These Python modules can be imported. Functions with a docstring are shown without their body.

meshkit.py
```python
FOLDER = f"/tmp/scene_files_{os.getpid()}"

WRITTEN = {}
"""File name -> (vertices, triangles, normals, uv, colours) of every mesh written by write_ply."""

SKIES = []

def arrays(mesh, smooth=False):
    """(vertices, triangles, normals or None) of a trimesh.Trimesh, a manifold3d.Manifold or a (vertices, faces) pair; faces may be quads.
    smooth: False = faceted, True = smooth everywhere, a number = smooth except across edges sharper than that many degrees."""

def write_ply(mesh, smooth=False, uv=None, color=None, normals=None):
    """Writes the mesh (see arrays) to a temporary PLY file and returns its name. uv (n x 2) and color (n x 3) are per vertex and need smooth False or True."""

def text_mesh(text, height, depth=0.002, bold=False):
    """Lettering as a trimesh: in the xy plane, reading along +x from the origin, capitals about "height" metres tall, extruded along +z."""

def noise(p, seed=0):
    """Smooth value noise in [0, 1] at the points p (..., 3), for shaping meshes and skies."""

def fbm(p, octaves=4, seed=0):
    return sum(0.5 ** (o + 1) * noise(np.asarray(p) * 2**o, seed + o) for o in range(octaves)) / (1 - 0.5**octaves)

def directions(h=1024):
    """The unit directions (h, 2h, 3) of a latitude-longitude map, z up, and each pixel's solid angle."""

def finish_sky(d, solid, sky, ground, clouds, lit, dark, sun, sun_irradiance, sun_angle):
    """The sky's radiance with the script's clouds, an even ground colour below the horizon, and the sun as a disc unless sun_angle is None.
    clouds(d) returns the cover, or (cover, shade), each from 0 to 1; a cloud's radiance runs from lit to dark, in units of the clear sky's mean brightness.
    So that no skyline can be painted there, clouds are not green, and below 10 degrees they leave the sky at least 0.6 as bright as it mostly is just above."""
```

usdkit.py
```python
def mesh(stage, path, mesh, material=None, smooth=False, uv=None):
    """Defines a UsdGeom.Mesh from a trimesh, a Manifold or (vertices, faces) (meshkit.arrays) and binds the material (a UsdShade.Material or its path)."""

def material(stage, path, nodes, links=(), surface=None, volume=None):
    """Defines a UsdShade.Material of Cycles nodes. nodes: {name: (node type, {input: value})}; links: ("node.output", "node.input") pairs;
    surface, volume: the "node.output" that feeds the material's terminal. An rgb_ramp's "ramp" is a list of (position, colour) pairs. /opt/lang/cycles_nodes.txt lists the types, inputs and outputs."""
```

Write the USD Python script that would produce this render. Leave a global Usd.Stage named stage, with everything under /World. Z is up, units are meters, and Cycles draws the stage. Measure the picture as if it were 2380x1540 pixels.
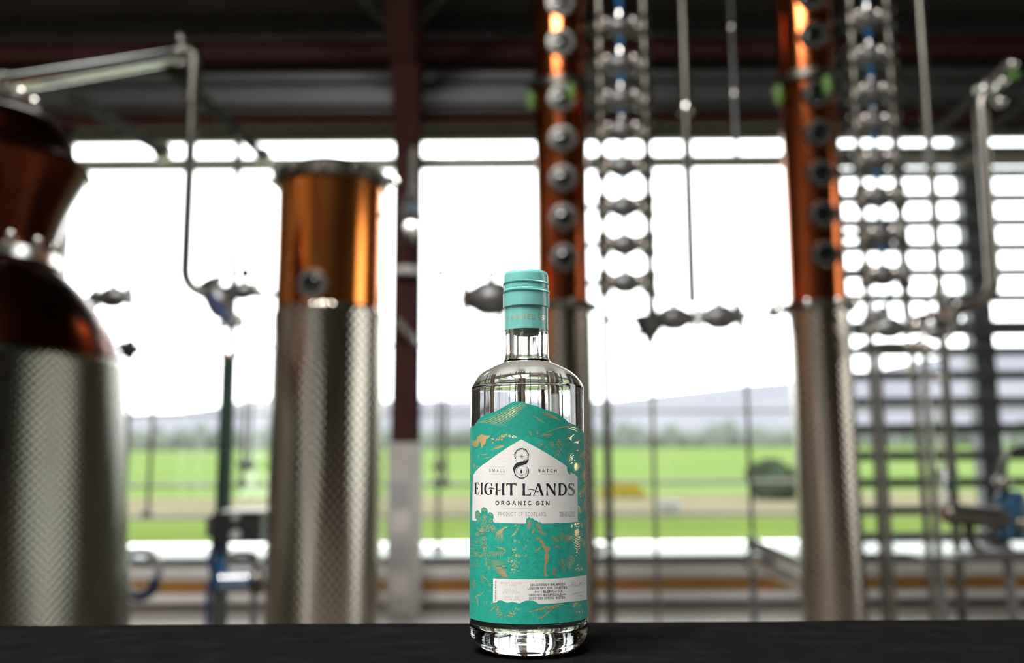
import math, random
import numpy as np, trimesh, shapely, shapely.ops
from shapely.geometry import Polygon, LineString, box as sbox, Point
from shapely import affinity
from pxr import Usd, UsdGeom, UsdLux, UsdShade, Gf, Sdf
import usdkit, meshkit

stage = Usd.Stage.CreateInMemory()
UsdGeom.SetStageUpAxis(stage, UsdGeom.Tokens.z)
UsdGeom.SetStageMetersPerUnit(stage, 1.0)
UsdGeom.Xform.Define(stage, '/World')
UsdGeom.Scope.Define(stage, '/World/Looks')
rng = random.Random(7)
nrg = np.random.default_rng(7)
PI = math.pi

# ------------------------------------------------------------------ camera
F, CX, CY = 2313.9, 1190.0, 770.0            # focal length in pixels of the 2380 x 1540 frame (35 mm lens)
PITCH, ROLL, ZC = math.radians(8.48), math.radians(0.35), 0.87
EYE = np.array([0.0, 0.0, ZC])
FWD = np.array([0, math.cos(PITCH), math.sin(PITCH)])
R0, U0 = np.array([1.0, 0, 0]), np.array([0, -math.sin(PITCH), math.cos(PITCH)])
RIGHT = math.cos(ROLL) * R0 - math.sin(ROLL) * U0
UP = math.sin(ROLL) * R0 + math.cos(ROLL) * U0
cam = UsdGeom.Camera.Define(stage, '/World/camera')
cam.AddTransformOp().Set(Gf.Matrix4d(*RIGHT, 0, *UP, 0, *(-FWD), 0, *EYE, 1))
cam.CreateHorizontalApertureAttr(36.0)
cam.CreateFocalLengthAttr(35.0)
cam.CreateFStopAttr(3.9)
cam.CreateFocusDistanceAttr(0.690)
cam.CreateClippingRangeAttr((0.02, 20000.0))
cam.CreateExposureAttr(0.0)

# ------------------------------------------------------------------ sky: an even, bright overcast
dome = UsdLux.DomeLight.Define(stage, '/World/overcast_sky')
dome.CreateIntensityAttr(2.0)
dome.CreateColorAttr((0.97, 0.99, 1.0))

# ------------------------------------------------------------------ helpers
def ray(px, py):
    d = FWD + (px - CX) / F * RIGHT - (py - CY) / F * UP
    return d / np.linalg.norm(d)

def at(px, py, Y):
    """the point seen at a pixel, at the distance Y in front of the camera"""
    d = ray(px, py)
    return EYE + d * (Y / d[1])

def depth(p):
    return float(np.dot(np.asarray(p) - EYE, FWD))

def rad(hw, p):
    """metres for a length of hw pixels at the point p"""
    return hw * depth(p) / F

_used = {}
def numbered(parent, name):
    k = (parent, name); n = _used.get(k, 0); _used[k] = n + 1
    return f'{parent}/{name}' if n == 0 else f'{parent}/{name}_{n:03d}'

def tag(prim, label=None, cat=None, group=None, kind=None):
    for k, v in (('label', label), ('category', cat), ('group', group), ('kind', kind)):
        if v: prim.SetCustomDataByKey(k, v)
    return prim

class Thing:
    """an Xform at the thing's base; parts are given in world coordinates and stored relative to it"""
    def __init__(self, name, label=None, cat=None, loc=(0, 0, 0), group=None, kind=None):
        self.path = numbered('/World', name); self.loc = np.asarray(loc, float)
        x = UsdGeom.Xform.Define(stage, self.path); x.AddTranslateOp().Set(Gf.Vec3d(*map(float, self.loc)))
        self.prim = tag(x.GetPrim(), label, cat, group, kind)
    def add(self, name, mesh, mat, smooth=30, parent=None, label=None, local=False, kind=None):
        path = numbered(parent or self.path, name)
        v, f = vf(mesh)
        if not local: v = v - self.loc
        usdkit.mesh(stage, path, (v, f), mat, smooth)
        tag(stage.GetPrimAtPath(path), label, None, None, kind)
        return path

def vf(mesh):
    v, f, _ = meshkit.arrays(mesh, False)
    return v, f

def solo(name, mesh, mat, label=None, cat=None, group=None, kind=None, smooth=30):
    """a thing that is one mesh"""
    path = numbered('/World', name)
    v, f = vf(mesh); c = np.array([*(v.min(0)[:2] + v.max(0)[:2]) / 2, v[:, 2].min()])
    m = usdkit.mesh(stage, path, (v - c, f), mat, smooth)
    UsdGeom.Xformable(m).AddTranslateOp().Set(Gf.Vec3d(*map(float, c)))
    tag(m.GetPrim(), label, cat, group, kind)
    return path

def cat_(meshes):
    vs, fs, n = [], [], 0
    for m in meshes:
        v, f = vf(m); vs.append(v); fs.append(f + n); n += len(v)
    return np.vstack(vs), np.vstack(fs)

def box(lo, hi):
    lo, hi = np.minimum(lo, hi), np.maximum(lo, hi)
    return trimesh.creation.box(bounds=np.array([lo, hi], float))

def rbox(lo, hi, r=0.004):
    """box with chamfered edges"""
    lo, hi = np.minimum(lo, hi).astype(float), np.maximum(lo, hi).astype(float)
    c, h = (lo + hi) / 2, (hi - lo) / 2
    r = min(r, h.min() * 0.6)
    pts = []
    for sx in (-1, 1):
        for sy in (-1, 1):
            for sz in (-1, 1):
                s = np.array([sx, sy, sz])
                for k in range(3):
                    q = h - r; q = q.copy(); q[k] = h[k]; pts.append(c + s * q)
    return trimesh.convex.convex_hull(np.array(pts))

def lathe(profile, base=(0, 0, 0), n=64):
    """revolve (r, z) pairs about the vertical through base"""
    p = np.asarray(profile, float); ang = np.arange(n) * 2 * PI / n
    v = np.stack([p[:, None, 0] * np.cos(ang), p[:, None, 0] * np.sin(ang), np.repeat(p[:, 1:2], n, 1)], -1).reshape(-1, 3)
    i, j = np.meshgrid(np.arange(len(p) - 1), np.arange(n), indexing='ij')
    q = np.stack([i * n + j, i * n + (j + 1) % n, (i + 1) * n + (j + 1) % n, (i + 1) * n + j], -1).reshape(-1, 4)
    m = trimesh.Trimesh(v + np.asarray(base, float), np.vstack([q[:, [0, 1, 2]], q[:, [0, 2, 3]]]), process=False)
    m.merge_vertices(); m.update_faces(m.nondegenerate_faces())
    return m

def lathe_axis(profile, origin, axis, n=32):
    """revolve (r, t) pairs about an axis through origin"""
    m = lathe(profile, (0, 0, 0), n)
    T = trimesh.geometry.align_vectors([0, 0, 1], np.asarray(axis, float) / np.linalg.norm(axis)); T = T.copy(); T[:3, 3] = origin
    m.apply_transform(T)
    return m

def ring(r0, r1, z0, z1, base=(0, 0, 0), n=64, c=0.004):
    """flat ring (flange) with chamfered rim"""
    c = min(c, (z1 - z0) * 0.4, (r1 - r0) * 0.4)
    return lathe([(r0, z0), (r1 - c, z0), (r1, z0 + c), (r1, z1 - c), (r1 - c, z1), (r0, z1), (r0, z0)], base, n)

def smooth_path(pts, radius, k=7):
    """polyline with its corners rounded"""
    pts = [np.asarray(p, float) for p in pts]; out = [pts[0]]
    for a, b, c in zip(pts, pts[1:], pts[2:]):
        u, w = a - b, c - b
        r = min(radius, np.linalg.norm(u) * 0.48, np.linalg.norm(w) * 0.48)
        p, q = b + u / np.linalg.norm(u) * r, b + w / np.linalg.norm(w) * r
        for t in np.linspace(0, 1, k):
            out.append((1 - t) ** 2 * p + 2 * t * (1 - t) * b + t * t * q)
    return np.array(out + [pts[-1]])

def tube(pts, r, n=14, bend=0.0, caps=True):
    p = smooth_path(pts, bend) if bend else np.asarray(pts, float)
    t = np.gradient(p, axis=0); t /= np.linalg.norm(t, axis=1, keepdims=True) + 1e-12
    a = np.cross(t[0], [0, 0, 1.0]) if abs(t[0][2]) < 0.9 else np.cross(t[0], [1.0, 0, 0])
    a /= np.linalg.norm(a); A = []
    for i in range(len(p)):
        a = a - t[i] * np.dot(a, t[i]); a /= np.linalg.norm(a); A.append(a)
    A = np.array(A); B = np.cross(t, A); ang = np.arange(n) * 2 * PI / n
    rr = np.broadcast_to(r, (len(p),))[:, None, None]
    v = (p[:, None] + rr * (np.cos(ang)[None, :, None] * A[:, None] + np.sin(ang)[None, :, None] * B[:, None])).reshape(-1, 3)
    i, j = np.meshgrid(np.arange(len(p) - 1), np.arange(n), indexing='ij')
    q = np.stack([i * n + j, i * n + (j + 1) % n, (i + 1) * n + (j + 1) % n, (i + 1) * n + j], -1).reshape(-1, 4)
    f = np.vstack([q[:, [0, 1, 2]], q[:, [0, 2, 3]]])
    if caps:
        m = len(v); v = np.vstack([v, p[0], p[-1]]); e = (len(p) - 1) * n; J = np.arange(n); K = (J + 1) % n
        f = np.vstack([f, np.stack([np.full(n, m), K, J], 1), np.stack([np.full(n, m + 1), e + J, e + K], 1)])
    return v, f

def ball(c, r, sub=2):
    m = trimesh.creation.icosphere(sub, r); m.apply_translation(c); return m

def rod(a, b, r, n=14):
    return tube([a, b], r, n)

# ------------------------------------------------------------------ materials
LK = '/World/Looks/'
def pbr(name, color, rough=0.5, metal=0.0, **kw):
    return usdkit.material(stage, LK + name, {'p': ('principled_bsdf', {'base_color': color, 'roughness': rough, 'metallic': metal, **kw})}, [], 'p.BSDF')

def mottled(name, c1, c2, scale, rough=0.6, metal=0.0, bump=0.0, bdist=0.002, stretch=(1, 1, 1), detail=5, spec=0.5):
    n = {'g': ('texture_coordinate', {}), 'm': ('mapping', {'scale': stretch}), 'n': ('noise_texture', {'scale': scale, 'detail': detail}),
         'r': ('rgb_ramp', {'ramp': [(0.32, c1), (0.68, c2)]}), 'p': ('principled_bsdf', {'roughness': rough, 'metallic': metal, 'specular_ior_level': spec})}
    l = [('g.object', 'm.vector'), ('m.vector', 'n.vector'), ('n.fac', 'r.fac'), ('r.color', 'p.base_color')]
    if bump:
        n['b'] = ('bump', {'strength': bump, 'distance': bdist}); l += [('n.fac', 'b.height'), ('b.normal', 'p.normal')]
    return usdkit.material(stage, LK + name, n, l, 'p.BSDF')

def dimpled(name, color, rough, count, pitch, strength=0.5):
    """rolled steel sheet with staggered dimples, on a vertical cylinder about the object's own axis"""
    n = {'g': ('texture_coordinate', {}), 's': ('separate_xyz', {}), 'a': ('math', {'math_type': 'arctan2'}),
         'u': ('math', {'math_type': 'multiply', 'value2': float(count)}), 'v': ('math', {'math_type': 'multiply', 'value2': 2 * PI / pitch}),
         'cu': ('math', {'math_type': 'cosine'}), 'cv': ('math', {'math_type': 'cosine'}), 'h': ('math', {'math_type': 'multiply'}),
         'b': ('bump', {'strength': strength, 'distance': 0.001}), 'nz': ('noise_texture', {'scale': 3.0, 'detail': 4}),
         'r': ('rgb_ramp', {'ramp': [(0.3, tuple(0.86 * x for x in color)), (0.7, color)]}),
         'p': ('principled_bsdf', {'metallic': 1.0, 'roughness': rough})}
    l = [('g.object', 's.vector'), ('s.y', 'a.value1'), ('s.x', 'a.value2'), ('a.value', 'u.value1'), ('s.z', 'v.value1'),
         ('u.value', 'cu.value1'), ('v.value', 'cv.value1'), ('cu.value', 'h.value1'), ('cv.value', 'h.value2'), ('h.value', 'b.height'),
         ('b.normal', 'p.normal'), ('g.object', 'nz.vector'), ('nz.fac', 'r.fac'), ('r.color', 'p.base_color')]
    return usdkit.material(stage, LK + name, n, l, 'p.BSDF')

M = {}
M['steel'] = pbr('polished_steel', (0.60, 0.58, 0.54), 0.22, 1.0)
M['brushed'] = mottled('brushed_steel', (0.075, 0.07, 0.058), (0.105, 0.098, 0.084), 6, 0.34, 1.0)  # steel colour lowered to suit the dimness up under the roof
M['grey_pipe'] = mottled('grey_pipe', (0.17, 0.16, 0.14), (0.24, 0.225, 0.20), 6, 0.34, 1.0)  # same steel left lighter for the better-lit pipes
M['dark_steel'] = pbr('dark_steel', (0.17, 0.17, 0.17), 0.38, 0.8)
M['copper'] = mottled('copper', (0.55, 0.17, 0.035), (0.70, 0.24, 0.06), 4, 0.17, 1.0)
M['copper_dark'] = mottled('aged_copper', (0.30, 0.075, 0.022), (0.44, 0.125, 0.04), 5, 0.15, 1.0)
M['red_paint'] = mottled('red_oxide_paint', (0.034, 0.0085, 0.0075), (0.044, 0.011, 0.0095), 3, 0.75, spec=0.2)
M['black'] = pbr('black_plastic', (0.012, 0.012, 0.013), 0.4)
M['grey_plastic'] = pbr('grey_plastic', (0.33, 0.33, 0.33), 0.45)
M['blue'] = pbr('blue_paint', (0.004, 0.10, 0.26), 0.4)
M['motor_blue'] = pbr('dark_blue_paint', (0.003, 0.045, 0.10), 0.5)
M['strut'] = pbr('dull_grey_paint', (0.022, 0.022, 0.017), 0.85, 0.0, specular_ior_level=0.1)
M['pot_copper'] = mottled('shade_darkened_copper', (0.055, 0.0125, 0.005), (0.10, 0.024, 0.010), 5, 0.2, 1.0)  # copper darkened in its colour for the dark room it reflects
M['navy'] = pbr('navy_rubber', (0.012, 0.03, 0.12), 0.5)
M['white'] = pbr('white_paint', (0.78, 0.78, 0.76), 0.5)
M['green_tint'] = pbr('green_tinted_knob', (0.07, 0.17, 0.014), 0.45)  # green stands for grass reflected in the knobs of the column flanges
M['green_post'] = pbr('dark_green_paint', (0.008, 0.03, 0.018), 0.4)
M['sight'] = pbr('sight_glass', (0.004, 0.006, 0.006), 0.06)
M['pane'] = usdkit.material(stage, LK + 'window_pane', {'t': ('transparent_bsdf', {'color': (0.97, 0.985, 0.975)}), 'g': ('glossy_bsdf', {'color': (1, 1, 1), 'roughness': 0.0}),
    'f': ('fresnel', {'IOR': 1.45}), 'x': ('mix_closure', {})}, [('f.fac', 'x.fac'), ('t.BSDF', 'x.closure1'), ('g.BSDF', 'x.closure2')], 'x.closure')
# ------------------------------------------------------------------ the room
M['floor'] = mottled('concrete_floor', (0.22, 0.19, 0.165), (0.28, 0.245, 0.215), 2.2, 0.42, 0.0, 0.15, 0.002)
M['roof'] = mottled('roof_lining', (0.05, 0.047, 0.041), (0.066, 0.062, 0.055), 1.2, 0.6)
M['pale_roof'] = pbr('pale_roof_lining', (0.22, 0.21, 0.19), 0.7)
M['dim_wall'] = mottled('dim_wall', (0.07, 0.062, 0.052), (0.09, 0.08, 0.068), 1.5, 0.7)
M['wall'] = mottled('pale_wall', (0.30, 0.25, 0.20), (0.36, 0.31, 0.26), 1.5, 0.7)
M['cladding'] = mottled('grey_cladding', (0.036, 0.036, 0.035), (0.05, 0.05, 0.048), 2.0, 0.45)
M['frame_grey'] = pbr('window_frame_grey', (0.19, 0.175, 0.145), 0.4)
M['frame_black'] = pbr('window_sill_black', (0.012, 0.012, 0.014), 0.45)
M['soffit'] = pbr('glossy_dark_soffit', (0.026, 0.032, 0.020), 0.10, 1.0)
M['trunking'] = mottled('grey_trunking', (0.52, 0.49, 0.46), (0.60, 0.57, 0.54), 3, 0.5)
M['timber'] = mottled('varnished_timber', (0.24, 0.105, 0.010), (0.32, 0.15, 0.022), 5, 0.45, 0, 0, 0, (0.4, 4, 4))
M['skirting'] = pbr('grey_skirting', (0.68, 0.645, 0.61), 0.5)
M['dark_gap'] = pbr('dark_base', (0.06, 0.055, 0.05), 0.7)

WY, GY = 7.10, 7.20
XL, XR, YB = -6.6, 7.2, -9.0
Z = lambda py, Y=WY, px=1190: float(at(px, py, Y)[2])
X = lambda px, py=900, Y=WY: float(at(px, py, Y)[0])
z_head, z_tr, z_sill = Z(311, GY), Z(378.5, GY), Z(1290, GY)
z_top = Z(92)
def roof_z(y):
    return z_top + 0.15 + max(0.0, (WY - max(y, 0.0))) * math.tan(math.radians(17))

def structure(name, mesh, mat, smooth=30, label=None):
    return solo(name, mesh, mat, label, None, None, 'structure', smooth)

structure('floor', box((XL - .1, YB - .1, -0.15), (XR + .1, WY + .15, 0.0)), M['floor'], label='bare beige concrete floor of the still hall')

def roof_piece(y0, y1, holes, mat, name, label):
    p = sbox(XL - .1, y0, XR + .1, y1)
    for h in holes: p = p.difference(sbox(*h))
    m = trimesh.creation.extrude_polygon(p, 0.12, engine='earcut'); v = np.array(m.vertices)
    v[:, 2] += np.array([roof_z(y) for y in v[:, 1]])
    structure(name, (v, np.array(m.faces)), mat, label=label)
ROOFLIGHTS = [(-4.3, 5.45, -2.2, 6.3), (-4.0, -5.2, -1.6, -2.6)]  # second one is unseen, added behind the camera to light the label
roof_piece(0.0, WY + .15, ROOFLIGHTS[:1], M['roof'], 'ceiling', 'dark grey sloping roof lining above the stills')
roof_piece(YB - .1, 0.0, ROOFLIGHTS[1:], M['pale_roof'], 'ceiling', 'pale flat roof lining over the visitor side')
for h in ROOFLIGHTS:
    t = Thing('window_%d' % (7 + ROOFLIGHTS.index(h)), 'glazed unseen rooflight set into the roof lining', None, (h[0], h[1], roof_z(h[1])), None, 'structure')
    v, f = vf(box((h[0], h[1], 0.03), (h[2], h[3], 0.045))); v[:, 2] += np.array([roof_z(y) for y in v[:, 1]])
    t.add('pane', (v, f), M['pane'])
    for k in range(1, 4):
        y = h[1] + (h[3] - h[1]) * k / 4
        t.add('glazing_bar', box((h[0], y - .02, roof_z(y) - .01), (h[2], y + .02, roof_z(y) + .02)), M['frame_grey'])

# window wall in front of the camera
low = box((XL, WY, 0.0), (XR, WY + .15, z_sill - 0.06))
structure('wall_back', low, M['wall'], label='low wall under the long windows')
up = Thing('wall_back', 'dark ribbed cladding above the long windows', None, (0, WY, z_head), None, 'structure')
edges = [311, 262, 250, 217, 196, 173, 142, 92]
zs = [Z(y) for y in edges]; zs[0] = z_head; zs.append(roof_z(WY) + .02)
for k, (a, b) in enumerate(zip(zs, zs[1:])):
    out = 0.05 if k in (2, 4) else 0.0
    up.add('cladding_panel', rbox((XL, WY - 0.02 - out, a + .006), (XR, WY + .15, b - .006), .006), M['cladding'])
structure('trim_1', box((XL, 7.01, z_head - .012), (XR, WY + .1, z_head - .003)), M['soffit'], label='glossy metal soffit along the window head')

BARS = [125, 947, 1893, 2560]                                   # where the bays of glass meet
for k, (a, b) in enumerate(zip(BARS, BARS[1:])):
    xa, xb = X(a, 800, GY), X(b, 800, GY)
    t = Thing('window_%d' % (k + 1), ['large window bay at the left, behind the short still', 'large middle window bay between the red column and the right still', 'window bay at the right with dark slats outside'][k],
              None, ((xa + xb) / 2, GY, z_sill), None, 'structure')
    w = 0.038
    t.add('frame_head', rbox((xa, GY - .05, z_head - .05), (xb, GY + .05, z_head + .03)), M['frame_grey'])
    t.add('frame_sill', rbox((xa, GY - .09, z_sill - .075), (xb, GY + .06, z_sill)), M['frame_black'])
    t.add('frame_jamb', rbox((xa - .03, GY - .05, z_sill), (xa + .05, GY + .05, z_head - .05)), M['frame_grey'])
    t.add('transom', rbox((xa + .05, GY - .05, z_tr - w), (xb - .03, GY + .05, z_tr + w)), M['frame_grey'])
    t.add('pane', box((xa + .05, GY - .006, z_sill), (xb - .03, GY + .006, z_tr - w)), M['pane'])
    t.add('pane', box((xa + .05, GY - .006, z_tr + w), (xb - .03, GY + .006, z_head - .05)), M['pane'])
structure('wall_back', box((XL, WY, z_sill - .06), (X(125, 800, GY) - .03, WY + .15, z_head)), M['cladding'], label='strip of wall left of the long windows')
structure('wall_back', box((X(2560, 800, GY), WY, z_sill - .06), (XR, WY + .15, z_head)), M['cladding'], label='strip of wall right of the long windows')

# ledge, timber board, skirting under the windows
structure('trim_2', rbox((XL, WY - .07, Z(1342)), (XR, WY, Z(1311)), .01), M['trunking'], label='grey cable trunking along the wall under the sill')
structure('trim_3', rbox((XL, WY - .05, Z(1372)), (XR, WY, Z(1343)), .005), M['timber'], label='brown timber board below the grey trunking')
structure('trim_4', rbox((XL, WY - .06, Z(1396)), (XR, WY, Z(1374)), .012), M['skirting'], label='pale grey rail below the timber board')
structure('baseboard_back', box((XL, WY - .02, 0), (XR, WY, Z(1397))), M['dark_gap'], label='dark base strip where wall meets floor')

# left, right and rear walls, each with windows
def wall_with_holes(name, axis, pos, thick, span, holes, label, mat='wall'):
    """axis 'x': a wall on the plane x = pos; span (y0, y1); holes (y0, z0, y1, z1)"""
    top = [(span[1], roof_z(span[1]) + .1), (span[0], roof_z(span[0]) + .1)]
    if span[0] < 0 < span[1]: top.insert(1, (0.0, roof_z(0) + .1))
    p = Polygon([(span[0], 0), (span[1], 0)] + top)
    for h in holes: p = p.difference(sbox(*h))
    m = trimesh.creation.extrude_polygon(p, thick, engine='earcut'); v = np.array(m.vertices)
    v = np.stack([v[:, 2] + pos, v[:, 0], v[:, 1]], 1) if axis == 'x' else np.stack([v[:, 0], v[:, 2] + pos, v[:, 1]], 1)
    mm = trimesh.Trimesh(v, m.faces, process=False); trimesh.repair.fix_normals(mm)
    structure(name, mm, M[mat], label=label)
LEFT_H, RIGHT_H, REAR_H = [(-8.8, 0.15, -5.2, 3.2)], [(1.6, 0.5, 4.1, 4.0)], [(-6.4, 0.3, -4.6, 3.0)]
wall_with_holes('wall_left', 'x', XL - .15, .15, (YB, WY + .15), LEFT_H, 'pale left wall of the hall')
wall_with_holes('wall_right', 'x', XR, .15, (YB, WY + .15), RIGHT_H, 'dim right wall of the hall', 'dim_wall')
p = sbox(XL, 0, XR, roof_z(YB) + .1)
for h in REAR_H: p = p.difference(sbox(*h))
m_ = trimesh.creation.extrude_polygon(p, .15, engine='earcut'); v_ = np.array(m_.vertices)
m_ = trimesh.Trimesh(np.stack([v_[:, 0], v_[:, 2] + YB - .15, v_[:, 1]], 1), m_.faces, process=False); trimesh.repair.fix_normals(m_)
structure('wall_front', m_, M['dim_wall'], label='pale wall behind the camera')
for k, (ax, pos, h) in enumerate([('x', XL - .08, LEFT_H[0]), ('x', XR + .08, RIGHT_H[0]), ('y', YB - .08, REAR_H[0])]):
    P = (lambda u, d, z: (pos + d, u, z)) if ax == 'x' else (lambda u, d, z: (u, pos + d, z))
    t = Thing('window_%d' % (4 + k), ['wide window in the left wall', 'narrow window in the right wall', 'wide window behind the camera'][k], None, P(h[0], 0, h[1]), None, 'structure')
    t.add('pane', box(P(h[0], -.005, h[1]), P(h[2], .005, h[3])), M['pane'])
    nb = max(1, round((h[2] - h[0]) / 1.3))
    for j in range(nb + 1):
        u = h[0] + (h[2] - h[0]) * j / nb
        t.add('mullion', box(P(u - .03, -.05, h[1]), P(u + .03, .05, h[3])), M['frame_grey'])

# added lamps, unseen: square panels under the rear roof to brighten the label
M['added_lamp'] = usdkit.material(stage, LK + 'added_lamp_diffuser', {'e': ('emission', {'color': (1.0, 0.98, 0.95), 'strength': 60.0})}, [], 'e.emission')
lamp_n = 0
for lx in (-2.5, -1.35, -0.2):
    for ly in (-0.45, -1.4):
        zt = 6.22
        t = Thing('added_light', '%s added square light panel behind the camera, brightening the label' % ['nearer left', 'farther left', 'nearer middle', 'farther middle', 'nearer right', 'farther right'][lamp_n], 'added light', (lx, ly, zt), 'added lights behind the camera')
        t.add('housing', rbox((lx - .46, ly - .46, zt), (lx + .46, ly + .46, zt + .07)), M['white'])
        t.add('diffuser', box((lx - .45, ly - .45, zt - .02), (lx + .45, ly + .45, zt)), M['added_lamp'])
        lamp_n += 1
        for s in (-.35, .35):
            t.add('hanger', rod((lx, ly + s, zt + .07), (lx, ly + s, roof_z(ly)), .006, 6), M['steel'])

# ------------------------------------------------------------------ outdoors
M['grass'] = mottled('green_field', (0.066, 0.098, 0.022), (0.094, 0.133, 0.034), 0.25, 0.9, spec=0.0)
M['far_grass'] = mottled('far_green_field', (0.08, 0.12, 0.036), (0.104, 0.145, 0.05), 0.03, 0.9, spec=0.0)
M['track'] = mottled('gravel_and_dry_grass', (0.095, 0.09, 0.05), (0.135, 0.115, 0.08), 0.3, 0.9, spec=0.0)
M['kerb'] = pbr('pale_concrete', (0.27, 0.285, 0.265), 0.7)
M['hill'] = mottled('haze_tinted_hillside', (0.125, 0.125, 0.145), (0.15, 0.15, 0.168), 0.004, 0.95, spec=0.0)  # pale blue-grey holds the haze of distance in the colour
M['wood'] = mottled('distant_wood', (0.075, 0.088, 0.072), (0.11, 0.12, 0.105), 0.05, 0.95, spec=0.0)
M['bush'] = mottled('dark_bush', (0.018, 0.025, 0.016), (0.035, 0.045, 0.026), 5, 0.9, spec=0.0)
M['fence'] = pbr('grey_fence', (0.11, 0.10, 0.09), 0.7)
M['slat'] = pbr('dark_slat', (0.02, 0.02, 0.022), 0.55)
M['post'] = pbr('dark_post', (0.05, 0.053, 0.058), 0.5)
ZG = 0.30
def strip(name, rows, mat, label, kind='structure', x=9.0):
    """ground between distances: rows (y, z); wider with distance"""
    vs = []
    n = 24
    for y, z in rows:
        for k in range(n + 1):
            u = (k / n * 2 - 1) * (x + y * 1.1)
            vs.append((u, y, z))
    f = []
    for i in range(len(rows) - 1):
        for k in range(n):
            a = i * (n + 1) + k; f.append((a, a + 1, a + n + 2, a + n + 1))
    return solo(name, (np.array(vs), np.array(f)), mat, label, None, None, kind, True)
M['ground_dark'] = pbr('outdoor_ground', (0.065, 0.09, 0.03), 0.9)
structure('ground', box((-40, WY + .15, ZG - .5), (40, 9.4, ZG - 0.02)), M['kerb'], label='pale concrete apron outside the windows')
structure('ground', box((-40, -60, -.6), (40, WY + .1, -.2)), M['ground_dark'], label='grass around the rest of the building')
strip('ground', [(9.4, ZG), (12, ZG), (15, ZG)], M['grass'], 'strip of bright green grass beyond the apron')
strip('ground', [(15, ZG), (22, ZG + .02), (34, ZG + .05)], M['track'], 'dry gravel track across the grass')
strip('ground', [(34, ZG + .05), (70, 1.2), (140, 3.6), (300, 10.2)], M['far_grass'], 'green field rising beyond the track')
strip('ground', [(300, 10.2), (900, 45), (2600, 120)], M['wood'], 'rough ground at the foot of the hills')
# wooded belt along the far edge of the field
rg = np.random.default_rng(3)
wood = []
for k in range(150):
    x = -260 + k * 3.6 + rg.uniform(-2, 2); h = rg.uniform(3.0, 7.5)
    b = trimesh.creation.icosphere(1, 1.0); b.apply_scale((rg.uniform(2.5, 4.5), 3, h)); b.apply_translation((x, 302 + rg.uniform(-6, 10), 10.4 + h * .2)); wood.append(b)
solo('woodland', cat_(wood), M['wood'], 'belt of grey-green trees along the far edge of the field', 'trees', None, 'stuff', True)
# hills
ridge = [(float(at(px, py, 2900)[0]), float(at(px, py, 2900)[2])) for px, py in [(-1600, 930), (-700, 900), (-200, 945), (300, 958), (430, 958), (520, 942), (640, 922), (980, 936), (1090, 925), (1400, 930), (1550, 908), (1700, 892), (1840, 882), (2000, 866), (2200, 826), (2380, 800), (2700, 830), (3600, 900)]]
xs = np.linspace(-3200, 3300, 220); hs = np.interp(xs, *zip(*ridge)); hs = np.convolve(np.pad(hs, 4, 'edge'), np.ones(9) / 9, 'valid')
hs = hs + 6 * (meshkit.fbm(np.stack([xs / 90, 0 * xs, 0 * xs], 1)) - .5)
ys = [(2300, 0.25), (2500, .55), (2700, .82), (2900, 1.0), (3300, .7)]
hv = np.array([(x, y + 60 * math.sin(x / 300), 40 + (h - 40) * k) for y, k in ys for x, h in zip(xs, hs)])
hf = [(r * 220 + c, r * 220 + c + 1, (r + 1) * 220 + c + 1, (r + 1) * 220 + c) for r in range(4) for c in range(219)]
solo('hill', (hv, np.array(hf)), M['hill'], 'long blue-grey hill under the white sky', None, None, 'structure', True)
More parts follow.
